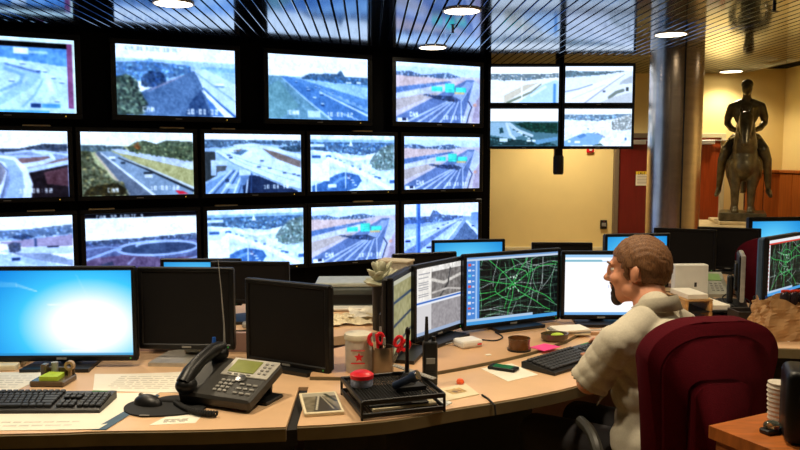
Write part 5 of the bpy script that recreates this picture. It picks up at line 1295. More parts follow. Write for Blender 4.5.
for k, (x, y, dz_, lab) in enumerate(pile):
    m_ = MB(); n = 7; g = []
    for i in range(n + 1):
        g.append([m_.bm.verts.new((x + (i / n - 0.5) * 0.17 + rng.uniform(-1, 1) * 0.006, y + (j / n - 0.5) * 0.13, DZ + dz_ + 0.003 + 0.034 * abs(math.sin(i * 0.7 + j * 0.5 + k * 1.7)) * (0.35 + 0.8 * j / n) * rng.uniform(0.75, 1.0))) for j in range(n + 1)])
    for i in range(n):
        for j in range(n):
            m_.bm.faces.new((g[i][j], g[i + 1][j], g[i + 1][j + 1], g[i][j + 1]))
    o_ = tag(m_.build('crumpled_paper', (M_PAPER2, M_PAPER, M_PAPER2)[k], None), lab, 'paper', 'crumpled papers behind the canister')
    so = o_.modifiers.new('s', 'SOLIDIFY'); so.thickness = 0.001
bx_ = thing('document_box', 'tall grey document box behind the plant, left of the olive map monitor', 'box', (-0.02, 3.66, DZ), -0.35)
m_ = MB(); m_.box((0, 0, 0.14), (0.15, 0.09, 0.28), 0.004); m_.build('case', mat('grey_card', (176, 168, 152), 0.7, var=0.3, scale=40), bx_)
m_ = MB(); m_.box((0, 0, 0.284), (0.16, 0.1, 0.012), 0.003); m_.build('lid', mat('tan_card', (196, 184, 160), 0.7), bx_)
vb = thing('potted_succulent', 'pale succulent plant in a tall black pot behind the pen cup', 'plant', (-0.085, 3.42, DZ))
m_ = MB(); m_.lathe([(0, 0), (0.04, 0), (0.042, 0.2), (0.036, 0.2), (0.034, 0.19), (0, 0.188)], 22); m_.build('pot', M_BLACKP, vb, True)
mlf = MB(); mlf.ball((0, 0.032, 0), (0.020, 0.042, 0.010), 10, 6)
lf0 = mlf.build('leaf', mat('pale_leaf', (186, 186, 160), 0.6, var=0.3, scale=24), vb, True)
for k in range(22):
    o_ = lf0 if k == 0 else share('leaf', lf0.data, vb, (0, 0, 0))
    lay = k // 8
    o_.location = (rng.uniform(-0.025, 0.025), rng.uniform(-0.02, 0.02), 0.205 + lay * 0.028)
    o_.rotation_euler = (0.25 + 0.4 * lay, 0, k * 0.82)
    o_.scale = (1.1, 1.15 - 0.15 * lay, 1.1)
# far-left odds between the dark monitors
m_ = MB(); m_.box((0, 0, 0.012), (0.14, 0.05, 0.024), 0.006); tag(m_.build('grey_handset', M_GREYP, None, loc=(-0.66, 3.47, DZ), rotz=0.2), 'grey handset lying on the far desk between the dark monitors', 'handset')
m_ = MB(); m_.tube(arc_pts([(-0.75, 3.36, DZ + 0.004), (-0.62, 3.32, DZ + 0.02), (-0.52, 3.36, DZ + 0.006), (-0.56, 3.28, DZ + 0.004)], 6), 0.005, 6); tag(m_.build('black_cable', M_RUBBER, None, True), 'black cable looped on the far desk between the dark monitors', 'cable')

# ---- things on the right desk
bxw = thing('white_carton', 'upright white carton with a small dark mark behind the seated man\'s neck', 'box', (1.455, 3.78, DZ), 0.05)
m_ = MB(); m_.box((0, 0, 0.125), (0.17, 0.05, 0.25), 0.004); m_.build('carton', M_WHITEP, bxw)
m_ = MB(); m_.box((0.02, -0.0255, 0.15), (0.012, 0.002, 0.022), 0.0); m_.build('dark_mark', M_INK, bxw)
og = thing('desk_organizer', 'wooden sided desk organizer with shelves of papers behind the seated man', 'organizer', (1.43, 3.62, DZ), 0.12)
M_OAK = wood_mat('oak', (196, 150, 90), 0.5)
for x in (-0.10, 0.02):
    m_ = MB(); m_.box((x, 0, 0.055), (0.018, 0.2, 0.11), 0.003); m_.build('side', M_OAK, og)
m_ = MB(); m_.box((0.13, 0, 0.045), (0.012, 0.2, 0.09), 0.003); m_.build('side', M_BLACKP, og)
for z in (0.008, 0.06):
    m_ = MB(); m_.box((0.015, 0, z), (0.24, 0.2, 0.008), 0.001); m_.build('shelf', M_BLACKP, og)
m_ = MB(); m_.box((-0.04, 0, 0.114), (0.14, 0.2, 0.008), 0.001); m_.build('top', M_OAK, og)
for k, (dx, dz_, w_, lab) in enumerate(((0.075, 0.0645, 0.095, 'white papers on the upper shelf of the desk organizer'), (0.075, 0.0125, 0.09, 'white papers on the lower shelf of the desk organizer'), (-0.04, 0.1185, 0.1, 'white papers on top of the desk organizer'))):
    m_ = MB(); m_.box((0, 0, 0.012), (w_, 0.18, 0.024), 0.002)
    tag(m_.build('paper_stack', M_PAPER, None, loc=(1.43 + dx * math.cos(0.12), 3.62 + dx * math.sin(0.12), DZ + dz_), rotz=0.12), lab, 'paper', 'papers in the desk organizer')
for k, (pts, lab) in enumerate(((((1.70, 3.50), (1.95, 3.46), (2.02, 3.75), (1.74, 3.78)), 'loose white sheet on the right desk beside the organizer'), (((1.56, 3.88), (1.78, 3.86), (1.80, 4.12), (1.58, 4.14)), 'loose white sheet in front of the grey telephone'), (((1.50, 3.22), (1.66, 3.18), (1.70, 3.38), (1.53, 3.41)), 'loose white sheet near the front edge of the right desk'), (((1.32, 3.90), (1.5, 3.92), (1.5, 4.1), (1.32, 4.1)), 'white sheet behind the upright white carton'))):
    flat_sheet('paper_sheet', lab, 'paper', pts, DZ, M_PAPER, 0.003, 'loose sheets on the right desk')
gp = thing('desk_telephone', 'small grey desk telephone with a green display below the black monitors', 'telephone', (1.775, 4.30, DZ), -0.1)
Mp = Matrix(((0, 0, 1, -0.085), (1, 0, 0, 0), (0, 1, 0, 0), (0, 0, 0, 1)))
m_ = MB(); m_.prism_m([(-0.09, 0), (0.09, 0), (0.09, 0.12), (-0.09, 0.02)], 0.17, Mp); m_.build('body', mat('phone_grey', (150, 150, 136), 0.5), gp)
a_ = math.atan2(0.1, 0.18)
m_ = MB(); m_.box((0.025, 0.042, 0.096), (0.08, 0.06, 0.006), 0.001, (a_, 0, 0)); m_.build('display', mat('pale_lcd', (120, 150, 90), 0.3, emit=(120, 160, 90), estr=0.1), gp)
m_ = MB(); m_.tube([(-0.065, -0.085, 0.045), (-0.065, 0, 0.115), (-0.065, 0.08, 0.14)], [0.022, 0.017, 0.022], 12); m_.build('handset', M_BEZEL, gp, True)
m_ = MB()
for r in range(4):
    for c in range(3):
        yy = -0.06 + r * 0.018
        m_.box((0.0 + c * 0.025, yy, 0.02 + (yy + 0.09) * 0.5556 + 0.002), (0.015, 0.011, 0.006), 0.001, (a_, 0, 0))
kk = m_.build('keypad', M_GREYP, gp); kk['kind'] = 'stuff'
bm_ = thing('computer_mouse', 'blue-grey computer mouse left of the grey telephone', 'mouse', (1.62, 4.24, DZ), 0.5)
m_ = MB(); m_.ball((0, 0, 0.0), (0.032, 0.055, 0.032), 16, 10)
bmesh.ops.bisect_plane(m_.bm, geom=m_.bm.verts[:] + m_.bm.edges[:] + m_.bm.faces[:], plane_co=(0, 0, 0), plane_no=(0, 0, -1), clear_outer=True)
m_.build('shell', mat('blue_grey_plastic', (50, 76, 100), 0.35), bm_, True)
m_ = MB(); m_.lathe([(0, -0.003), (0.008, -0.003), (0.008, 0.003), (0, 0.003)], 12, (0, 0.03, 0.026), Matrix.Rotation(math.pi / 2, 4, 'Y')); m_.build('wheel', M_GREYP, bm_)
wr = thing('brown_folder', 'brown leather folder lying below the black monitors', 'folder', (1.62, 4.42, DZ), -0.2)
m_ = MB(); m_.box((0, 0, 0.018), (0.16, 0.12, 0.036), 0.006); m_.build('cover', mat('brown_leather', (96, 62, 44), 0.5), wr)
m_ = MB(); m_.box((0.0, -0.0605, 0.018), (0.15, 0.003, 0.022)); m_.build('pages', M_PAPER2, wr)
m_ = MB(); m_.tube(arc_pts([(1.72, 3.92, DZ + 0.006), (1.74, 4.05, DZ + 0.03), (1.80, 4.08, DZ + 0.045), (1.84, 3.96, DZ + 0.03), (1.80, 3.86, DZ + 0.008)], 8), 0.004, 6); tag(m_.build('black_cable', M_RUBBER, None, True), 'thin black cable arching over the sheet in front of the grey telephone', 'cable')
bt = thing('pen_box', 'dark box of pens in front of the small maroon chair', 'pen box', (1.625, 3.43, DZ), 0.05)
m_ = MB()
for (c, s_) in (((0, -0.05, 0.045), (0.20, 0.008, 0.09)), ((0, 0.05, 0.045), (0.20, 0.008, 0.09)), ((-0.1, 0, 0.045), (0.008, 0.108, 0.09)), ((0.1, 0, 0.045), (0.008, 0.108, 0.09)), ((0, 0, 0.004), (0.2, 0.1, 0.008))):
    m_.box(c, s_, 0.002)
m_.build('box', mat('dark_wood', (40, 30, 24), 0.6), bt)
for k, (dx, mm, lab) in enumerate(((0.03, M_BLUEP, 'blue pen, left of two, standing in the dark pen box'), (0.055, M_BLUEP, 'blue pen, right of two, standing in the dark pen box'), (0.075, M_PAPER2, 'cream pencil standing in the dark pen box'), (-0.02, M_BLACKP, 'black pen standing in the dark pen box'))):
    m_ = MB(); m_.tube([(0, 0, 0), (0.008 * (k - 1), 0.01, 0.10), (0.01 * (k - 1), 0.012, 0.13 + 0.012 * (k % 2))], [0.006, 0.007, 0.005], 8)
    tag(m_.build('pen', mm, None, True, loc=(1.625 + dx, 3.43, DZ + 0.0085)), lab, 'pen', 'pens in the dark pen box')
# paper bag with snack packets
bg = thing('paper_bag', 'crumpled brown paper bag in front of the map monitor', 'bag', (1.70, 3.27, DZ), 0.1)
m_ = MB(); n = 40; nz_ = 12; R_ = random.Random(9); rings = []
for j in range(nz_ + 1):
    t_ = j / nz_; z = 0.165 * t_; ring = []
    for i in range(n):
        a = 2 * math.pi * i / n
        ca, sa_ = math.cos(a), math.sin(a)
        sq = 1 / max(abs(ca), abs(sa_)) ** 0.75
        wr_ = 1 + 0.05 * math.sin(7 * a + 3 * t_ * 4) * (0.4 + t_) + 0.04 * math.sin(13 * a - 9 * t_) + R_.uniform(-0.02, 0.02)
        zz = z + (0.02 * math.sin(5 * a) if j == nz_ else 0)
        ring.append(m_.bm.verts.new((0.155 * ca * sq * wr_ * (1.0 - 0.10 * t_), 0.085 * sa_ * sq * wr_ * (1 - 0.12 * t_), zz)))
    rings.append(ring)
for a_r, b_r in zip(rings[:-1], rings[1:]):
    for i in range(n):
        j = (i + 1) % n
        m_.bm.faces.new((a_r[i], a_r[j], b_r[j], b_r[i]))
m_.bm.faces.new(rings[0][::-1])
bago = m_.build('bag', mat('kraft_paper', (178, 136, 88), 0.7, var=0.2, scale=18, bump=0.4, bscale=24), bg)
so = bago.modifiers.new('s', 'SOLIDIFY'); so.thickness = 0.002
m_ = MB(); m_.box((0.0, 0, 0.10), (0.20, 0.10, 0.06), 0.02); m_.build('filling', mat('kraft_fill', (140, 100, 60), 0.8), bg)
for k in range(4):
    t = thing('snack_packet', 'shiny dark snack packet with a red band in the paper bag, number %s from its left end' % ('one', 'two', 'three', 'four')[k], 'packet', (1.66 + 0.042 * k, 3.235 + 0.006 * k, DZ + 0.150), 0.1 + 0.1 * (k % 2), 'snack packets in the paper bag')
    t['label'] = ('shiny dark snack packet with a red band, leftmost in the paper bag', 'shiny dark snack packet, second from the left in the paper bag', 'shiny dark snack packet, third from the left in the paper bag', 'shiny dark snack packet, rightmost in the paper bag')[k]
    m_ = MB(); m_.ball((0, 0, 0.028), (0.024, 0.014, 0.034), 12, 8); m_.build('pouch', mat('dark_foil', (60, 52, 60), 0.25, metal=0.5, var=0.5, scale=60), t, True)
    m_ = MB(); m_.box((0, 0, 0.058), (0.04, 0.012, 0.014), 0.004); m_.build('band', mat('red_foil', (196, 50, 30), 0.3), t)
# ---------------------------------------------------------------- office chairs
def office_chair(x, y, rot, label, scale=1.0, arms=True, group='maroon office chairs', back_only=False):
    t = thing('office_chair', label, 'chair', (x, y, 0), rot, group)
    # local: sitter faces +Y, back cushion at y = -0.24
    def back_outline(w_, z0, z1, n=18, round_=0.16):
        pts = []
        pts += [(-w_ * 0.80, z0), (w_ * 0.80, z0)]
        for i in range(n + 1):
            a = i / n * math.pi / 2
            pts.append((w_ - round_ + round_ * math.cos(a), z1 - round_ * 0.78 + round_ * 0.78 * math.sin(a)))
        for i in range(n + 1):
            a = math.pi / 2 + i / n * math.pi / 2
            pts.append((-w_ + round_ + round_ * math.cos(a), z1 - round_ * 0.78 + round_ * 0.78 * math.sin(a)))
        return pts
    M_up = Matrix(((1, 0, 0, 0), (0, 0, -1, 0), (0, 1, 0, 0), (0, 0, 0, 1)))
    def slab(w_, z0, z1, ya, yb, bev, rnd):
        m_ = MB()
        Mx = Matrix.Translation((0, yb, 0)) @ M_up
        m_.prism_m(back_outline(w_, z0, z1, round_=rnd), yb - ya, Mx)
        es = [e for e in m_.bm.edges if abs(e.verts[0].co.y - e.verts[1].co.y) < 1e-5]
        bmesh.ops.bevel(m_.bm, geom=es, offset=bev, segments=7, affect='EDGES', profile=0.5)
        # lean and curve the back
        for v in m_.bm.verts:
            v.co.y += -0.10 * (v.co.z - 0.55) + 0.9 * v.co.x ** 2 * 0.8
        return m_
    slab(0.197, 0.50, 1.085, -0.30, -0.225, 0.034, 0.15).build('backrest', M_MAROON, t, True, angle=179)
    slab(0.160, 0.55, 1.045, -0.309, -0.295, 0.006, 0.13).build('back_panel', M_MAROON, t, True, angle=179)
    slab(0.085, 0.45, 0.92, -0.345, -0.302, 0.016, 0.05).build('spine_cover', M_MAROON, t, True, angle=179)
    m_ = MB(); m_.box((0, 0.02, 0.46), (0.46, 0.46, 0.08), 0.035, seg=4); m_.build('seat', M_MAROON, t, True, angle=179)
    m_ = MB(); m_.box((0, -0.22, 0.44), (0.07, 0.26, 0.012), 0.003); m_.box((0, -0.315, 0.50), (0.07, 0.012, 0.16), 0.003); m_.build('back_bracket', M_BLACKP, t)
    m_ = MB(); m_.lathe([(0, 0.085), (0.03, 0.085), (0.03, 0.25), (0.02, 0.25), (0.02, 0.42), (0, 0.42)], 16); m_.build('gas_column', M_BLACKP, t, True)
    for k in range(5):
        a = 2 * math.pi * k / 5 + 0.3
        ca, sa_ = math.cos(a), math.sin(a)
        m_ = MB(); m_.tube([(0, 0, 0.10), (0.16 * ca, 0.16 * sa_, 0.09), (0.29 * ca, 0.29 * sa_, 0.07)], [0.028, 0.022, 0.016], 8); lg = m_.build('leg', M_BLACKP, t, True)
        m_ = MB(); m_.lathe([(0, -0.02), (0.027, -0.02), (0.027, 0.02), (0, 0.02)], 14, (0.29 * ca, 0.29 * sa_, 0.0275), Matrix.Rotation(a, 4, 'Z') @ Matrix.Rotation(math.pi / 2, 4, 'X')); m_.build('caster', M_RUBBER, lg, True)
    if arms:
        for s_ in (-1, 1):
            m_ = MB()
            pts = arc_pts([(s_ * 0.18, -0.06, 0.44), (s_ * 0.245, -0.09, 0.47), (s_ * 0.25, -0.14, 0.56), (s_ * 0.248, -0.11, 0.645), (s_ * 0.243, -0.04, 0.678), (s_ * 0.24, 0.04, 0.682)], 5)
            m_.tube(pts, 0.018, 10); m_.build('armrest', mat('olive_black_plastic', (38, 36, 28), 0.5), t, True)
    return t
CHX, CHY = 0.828, 2.392
office_chair(CHX, CHY, math.radians(9), 'large maroon fabric office chair behind the seated man', arms=True)

# ---------------------------------------------------------------- seated man
MAN = thing('person', 'seated man in a beige polo shirt with brown hair and goatee, seen from behind', 'person', (0.85, 2.45, 0), math.radians(36.9))
M_SKIN = mat('skin', (206, 142, 108), 0.5, var=0.06, scale=16)
M_SHIRT = mat('beige_shirt', (194, 187, 168), 0.9, var=0.06, scale=160, bump=0.10, bscale=200, spec=0.2)
M_HAIR = mat('brown_hair', (112, 74, 40), 0.6, var=0.45, scale=40, stretch=(6, 6, 1.4), bump=0.5, bscale=80)
M_BEARD = mat('dark_beard', (46, 30, 22), 0.7, var=0.3, scale=120)
M_KHAKI = mat('dark_trousers', (34, 32, 36), 0.85, var=0.08, scale=60)
HC = Vector((0.035, 0.115, 1.148)); HY_ = math.radians(23)
HR = Matrix.Translation(HC) @ Matrix.Rotation(HY_, 4, 'Z') @ Matrix.Rotation(math.radians(-5), 4, 'X') @ Matrix.Diagonal((0.97, 0.93, 0.98, 1))
def hp_(p):
    return HR @ Vector(p)
def hball(m_, p, r, rot=None, seg=20):
    R_ = Matrix.Rotation(HY_, 4, 'Z') @ Matrix.Rotation(math.radians(-5), 4, 'X')
    g = bmesh.ops.create_uvsphere(m_.bm, u_segments=seg, v_segments=14, radius=1.0)
    M = HR @ Matrix.Translation(Vector(p)) @ (Euler(rot).to_matrix().to_4x4() if rot else Matrix.Identity(4)) @ Matrix.Diagonal((r[0], r[1], r[2], 1))
    m_._xf(g['verts'], M)

body = MB()
hball(body, (0, -0.018, 0.028), (0.074, 0.097, 0.086)); hball(body, (0, 0.03, -0.02), (0.064, 0.066, 0.088)); hball(body, (0, 0.045, -0.072), (0.05, 0.045, 0.036)); hball(body, (0, 0.072, -0.094), (0.026, 0.024, 0.022))
hball(body, (0, 0.084, 0.028), (0.05, 0.018, 0.012)); hball(body, (0, 0.056, 0.042), (0.054, 0.03, 0.036))
hball(body, (0, 0.098, 0.004), (0.0105, 0.016, 0.03), (0.28, 0, 0)); hball(body, (0, 0.111, -0.022), (0.014, 0.018, 0.014)); hball(body, (0.012, 0.1, -0.026), (0.009, 0.012, 0.009)); hball(body, (-0.012, 0.1, -0.026), (0.009, 0.012, 0.009))
hball(body, (0, 0.091, -0.048), (0.024, 0.013, 0.007)); hball(body, (0, 0.089, -0.062), (0.021, 0.013, 0.007))
for s_ in (-1, 1):
    hball(body, (s_ * 0.036, 0.07, -0.022), (0.026, 0.024, 0.024)); hball(body, (s_ * 0.077, -0.008, -0.004), (0.009, 0.019, 0.031), (0.2, 0, s_ * 0.35)); hball(body, (s_ * 0.05, 0.01, -0.06), (0.022, 0.04, 0.03))
neck0, neck1 = hp_((0, -0.03, -0.05)), Vector((0.0, 0.02, 0.985))
body.limb([neck0, (neck0 + neck1) / 2, neck1], [0.056, 0.057, 0.066])
# trunk and limbs (under the clothes) keep the figure one continuous surface
def trunk(m_, g):
    m_.ball((0, 0.0, 0.55), (0.165 + g, 0.115 + g, 0.10 + g), 24, 14); m_.ball((0, 0.0, 0.66), (0.155 + g, 0.118 + g, 0.13 + g), 24, 14); m_.ball((0, 0.015, 0.79), (0.165 + g, 0.115 + g, 0.14 + g), 24, 14); m_.ball((0, 0.02, 0.90), (0.172 + g, 0.105 + g, 0.105 + g), 24, 14)
    m_.limb([(-0.165, 0.025, 0.955), (-0.07, 0.02, 1.0), (0.07, 0.02, 1.0), (0.165, 0.025, 0.955)], [0.052 + g, 0.05 + g, 0.05 + g, 0.052 + g])
trunk(body, -0.012)
LSH, LEL, LWR = (-0.180, 0.035, 0.945), (-0.198, 0.125, 0.800), (0.09, 0.315, 0.797)
RSH, REL, RWR = (0.185, 0.035, 0.945), (0.235, 0.17, 0.815), (0.29, 0.375, 0.802)
body.limb([LSH, tuple((Vector(LSH) + Vector(LEL)) / 2), LEL], [0.048, 0.046, 0.041]); body.limb([LEL, tuple(Vector(LEL).lerp(Vector(LWR), 0.35)), LWR], [0.041, 0.042, 0.027])
body.limb([RSH, tuple((Vector(RSH) + Vector(REL)) / 2), REL], [0.048, 0.046, 0.041]); body.limb([REL, tuple(Vector(REL).lerp(Vector(RWR), 0.35)), RWR], [0.041, 0.042, 0.027])
def hand(m_, wr, fwd, side, up=Vector((0, 0, 1))):
    """palm and five bent fingers; fwd = direction of the fingers, side = towards the thumb"""
    wr = Vector(wr); fwd = Vector(fwd).normalized(); side = Vector(side); side = (side - fwd * side.dot(fwd)).normalized()
    pal = wr + fwd * 0.055
    for k in range(4):
        m_.limb([wr + side * (0.012 - 0.008 * k), wr + fwd * 0.09 + side * (0.028 - 0.019 * k)], [0.016, 0.0125])
    for k, L_ in enumerate((0.072, 0.080, 0.074, 0.058)):
        b_ = wr + fwd * 0.09 + side * (0.030 - 0.020 * k)
        m_.limb([b_, b_ + fwd * L_ * 0.45 + up * 0.006, b_ + fwd * L_ * 0.8 - up * 0.008, b_ + fwd * L_ - up * 0.018], [0.0095, 0.009, 0.008, 0.007])
    b_ = wr + fwd * 0.02 + side * 0.022
    m_.limb([b_, b_ + fwd * 0.03 + side * 0.028 - up * 0.004, b_ + fwd * 0.06 + side * 0.036 - up * 0.008], [0.013, 0.010, 0.008])
hand(body, LWR, (0.75, 0.62, -0.06), (-0.62, 0.75, 0)); hand(body, RWR, (0.3, 0.95, -0.07), (-0.95, 0.3, 0))
for s_ in (-1, 1):
    hip, kn, an = (s_ * 0.09, 0.03, 0.545), (s_ * 0.12, 0.42, 0.53), (s_ * 0.12, 0.40, 0.10)
    body.limb([hip, tuple((Vector(hip) + Vector(kn)) / 2), kn], [0.075, 0.068, 0.052]); body.limb([kn, tuple(Vector(kn).lerp(Vector(an), 0.35)), an], [0.050, 0.050, 0.034]); body.limb([an, (s_ * 0.13, 0.54, 0.045)], [0.035, 0.03])
bme = voxel(body, 0.0052, 5, 0.5)
mesh_obj('body', bme, M_SKIN, MAN)
# eyes, brows
for s_ in (-1, 1):
    m_ = MB(); hball(m_, (s_ * 0.031, 0.0795, 0.01), (0.012, 0.010, 0.009), None, 14); e_ = m_.build('eye', mat('eye_white', (226, 220, 210), 0.3), MAN, True)
    m_ = MB(); hball(m_, (s_ * 0.031, 0.0885, 0.01), (0.005, 0.0025, 0.005), None, 12); m_.build('iris', M_INK, e_, True)
    m_ = MB(); m_.tube([hp_((s_ * 0.012, 0.1, 0.03)), hp_((s_ * 0.032, 0.098, 0.036)), hp_((s_ * 0.052, 0.083, 0.032))], [0.003, 0.004, 0.002], 8); m_.build('eyebrow', M_HAIR, MAN, True)
# hair
hm = MB()
g = bmesh.ops.create_uvsphere(hm.bm, u_segments=96, v_segments=64, radius=1.0)
kill = []
RN = random.Random(3)
for v in hm.bm.verts:
    d = v.co.copy()
    x, y, z = d
    th_ = 1 + 0.020 * math.sin(17 * x + 9 * z) * math.sin(13 * y + 21 * x) + 0.016 * math.sin(41 * y + 30 * z) * math.sin(37 * x) + RN.uniform(-0.010, 0.010)
    v.co = Vector((0.081 * x * th_, -0.016 + 0.107 * y * th_, 0.029 + 0.0955 * z * th_ - (0.02 * max(0, -y) if z < 0 else 0)))
    c = v.co
    # hairline: forehead, temples with sideburn, around the ear, nape
    front = c.y > 0.048 + 0.30 * max(0, c.z - 0.075) and c.z < 0.095 and c.y > 0.03
    face = (c.y > 0.060 and c.z < 0.056) or (c.y > 0.046 and c.z < 0.036)
    side_low = c.z < 0.012 and c.y > 0.012 and not (0.012 < c.y < 0.036 and c.z > -0.03)
    ear = c.z < 0.016 and -0.026 < c.y < 0.012
    nape = c.z < -0.068
    if face or side_low or ear or nape or (c.y > 0.074 and c.z < 0.060):
        kill.append(v)
bmesh.ops.delete(hm.bm, geom=kill, context='VERTS')
hm._xf(hm.bm.verts, HR)
ho = hm.build('hair', M_HAIR, MAN, True, angle=80)
so = ho.modifiers.new('s', 'SOLIDIFY'); so.thickness = 0.014; so.offset = -1
# goatee and moustache
bd_ = MB(); hball(bd_, (0, 0.080, -0.095), (0.027, 0.024, 0.028)); hball(bd_, (0, 0.092, -0.078), (0.018, 0.012, 0.012)); hball(bd_, (0.013, 0.094, -0.04), (0.014, 0.009, 0.006)); hball(bd_, (-0.013, 0.094, -0.04), (0.014, 0.009, 0.006))
for s_ in (-1, 1):
    hball(bd_, (s_ * 0.024, 0.083, -0.066), (0.007, 0.011, 0.026))
mesh_obj('goatee', voxel(bd_, 0.004, 3), M_BEARD, MAN)
# shirt
sh = MB(); trunk(sh, 0.004)
sh.ball((0, -0.005, 0.60), (0.185, 0.135, 0.14), 24, 14); sh.ball((0.0, -0.045, 0.93), (0.12, 0.05, 0.09), 20, 12)
sh.limb([(0.0, 0.01, 0.99), (0.008, 0.025, 1.035)], [0.066, 0.060])
for (S_, E_) in ((LSH, LEL), (RSH, REL)):
    S_, E_ = Vector(S_), Vector(E_)
    sh.limb([S_, S_.lerp(E_, 0.5), S_.lerp(E_, 1.0), S_.lerp(E_, 1.45)], [0.061, 0.061, 0.066, 0.068])
sme = voxel(sh, 0.006, 8, 0.5)
hb_ = bmesh.new(); hb_.from_mesh(sme)
for (S_, E_) in ((LSH, LEL), (RSH, REL)):
    S_, E_ = Vector(S_), Vector(E_)
    dd = (E_ - S_).normalized(); P_ = S_.lerp(E_, 0.98)
    gone = [v for v in hb_.verts if (v.co - P_).dot(dd) > 0 and (v.co - P_).length < 0.17 and abs(v.co.x) > 0.10 and (v.co - (P_ + dd * 0.04)).length < 0.125 and (abs(v.co.x) > 0.165 or v.co.y > 0.12)]
    bmesh.ops.delete(hb_, geom=gone, context='VERTS')
hb_.to_mesh(sme); hb_.free()
co = np.zeros(len(sme.vertices) * 3); sme.vertices.foreach_get('co', co); co = co.reshape(-1, 3)
nr = np.zeros(len(sme.vertices) * 3); sme.vertices.foreach_get('normal', nr); nr = nr.reshape(-1, 3)
x_, y_, z_ = co.T
def crease(ph, sharp=0.7):
    return np.abs(np.sin(ph)) ** sharp - 0.6
low = np.clip((0.90 - z_) / 0.12, 0, 1)
fold = 0.0075 * crease(44 * (z_ * 0.75 + x_ * 0.8) + 1.6 * np.sin(9 * x_ + 5 * z_)) * low * (0.5 + 0.5 * np.sin(6 * x_ + 9 * z_ + 1))
arm = np.clip((np.abs(x_) - 0.13) / 0.04, 0, 1) * np.clip((0.95 - z_) / 0.06, 0, 1) * np.clip((y_ - 0.0) / 0.05, 0, 1)
fold += 0.003 * crease(58 * (y_ * 0.7 + 0.8 * z_) + 1.2 * np.sin(20 * x_)) * arm
rad = np.exp(-((x_ + 0.13) ** 2 + (y_ - 0.05) ** 2 + (z_ - 0.83) ** 2) / 0.014)
fold += 0.010 * rad * crease(66 * (z_ * 0.85 - y_ * 0.6 + x_ * 0.3))
bk_ = np.clip(-(y_ - 0.02) / 0.06, 0, 1) * np.clip((z_ - 0.55) / 0.1, 0, 1) * np.clip((1.0 - z_) / 0.08, 0, 1)
fold += bk_ * 0.006 * crease(38 * (z_ * 0.6 + x_ * 0.9) + 1.8 * np.sin(8 * z_ - 6 * x_)) * (0.5 + 0.5 * np.sin(11 * x_ - 8 * z_))
co += nr * fold[:, None]
sme.vertices.foreach_set('co', co.ravel()); sme.update()
shirt = mesh_obj('polo_shirt', sme, M_SHIRT, MAN)
so = shirt.modifiers.new('s', 'SOLIDIFY'); so.thickness = 0.003; so.offset = -1
# collar: a folded ring around the neck
cm = MB(); n = 40; r0 = []; r1 = []; r2 = []
for i in range(n):
    a = 2 * math.pi * i / n
    ca, sa_ = math.cos(a), math.sin(a)
    back = 0.5 - 0.5 * sa_
    cx_, cy_ = 0.012 + 0.004, 0.030
    r0.append(cm.bm.verts.new((cx_ + 0.071 * ca, cy_ + 0.074 * sa_, 1.028 + 0.020 * back)))
    r1.append(cm.bm.verts.new((cx_ + 0.069 * ca, cy_ + 0.069 * sa_, 1.055 + 0.032 * back - 0.03 * max(0, sa_))))
    r2.append(cm.bm.verts.new((cx_ - 0.002 + 0.084 * ca, cy_ - 0.004 + 0.086 * sa_, 1.020 + 0.022 * back - 0.03 * max(0, sa_))))
for a_r, b_r in ((r0, r1), (r1, r2)):
    for i in range(n):
        j = (i + 1) % n
        cm.bm.faces.new((a_r[i], a_r[j], b_r[j], b_r[i]))
co_ = cm.build('collar', M_SHIRT, shirt, True, angle=80)
so = co_.modifiers.new('s', 'SOLIDIFY'); so.thickness = 0.004
# trousers and shoes
tm = MB()
tm.ball((0, 0.0, 0.535), (0.175, 0.125, 0.10), 24, 14)
for s_ in (-1, 1):
    hip, kn, an = Vector((s_ * 0.09, 0.02, 0.545)), Vector((s_ * 0.12, 0.42, 0.53)), Vector((s_ * 0.12, 0.40, 0.09))
    tm.limb([hip, (hip + kn) / 2, kn], [0.09, 0.083, 0.068]); tm.limb([kn, kn.lerp(an, 0.4), an], [0.066, 0.062, 0.055])
mesh_obj('trousers', voxel(tm, 0.010, 5), M_KHAKI, MAN)
for s_ in (-1, 1):
    m_ = MB(); m_.ball((s_ * 0.12, 0.41, 0.05), (0.044, 0.06, 0.05), 18, 10); m_.ball((s_ * 0.13, 0.51, 0.035), (0.046, 0.10, 0.034), 18, 10); m_.box((s_ * 0.127, 0.475, 0.008), (0.085, 0.26, 0.016), 0.006)
    mesh_obj('shoe', voxel(m_, 0.007, 4), mat('dark_shoe', (34, 26, 22), 0.5), MAN)

# ---------------------------------------------------------------- second chair, statue, cabinet
def small_chair(x, y, rot, label):
    t = office_chair(x, y, rot, label, arms=False)
    return t
# ---- plinth and bronze statue
PX, PY = 4.22, 9.45
pl = thing('stone_plinth', 'stepped tan stone plinth under the bronze statue', 'plinth', (PX, PY, -0.2), math.radians(-12))
m_ = MB(); m_.box((-0.12, 0, 0.41), (0.86, 0.9, 0.82), 0.02); m_.build('block', M_STONE, pl)
m_ = MB(); m_.box((-0.12, 0, 0.87), (0.96, 1.0, 0.10), 0.015); m_.build('slab', M_STONE, pl)
m_ = MB(); m_.box((0.05, 0.05, 0.94), (0.66, 0.72, 0.04), 0.008); m_.build('top_slab', M_STONE, pl)
SZ = 0.762
stt = thing('bronze_statue', 'dark bronze statue of a rider on a standing horse on the stone plinth', 'statue', (PX + 0.06, PY + 0.03, SZ), math.radians(-24))
stt.scale = (1.07, 1.07, 1.12)
m_ = MB(); m_.box((0, 0, 0.045), (0.50, 0.62, 0.09), 0.012); m_.build('base', M_BRONZE, stt)
h = MB()
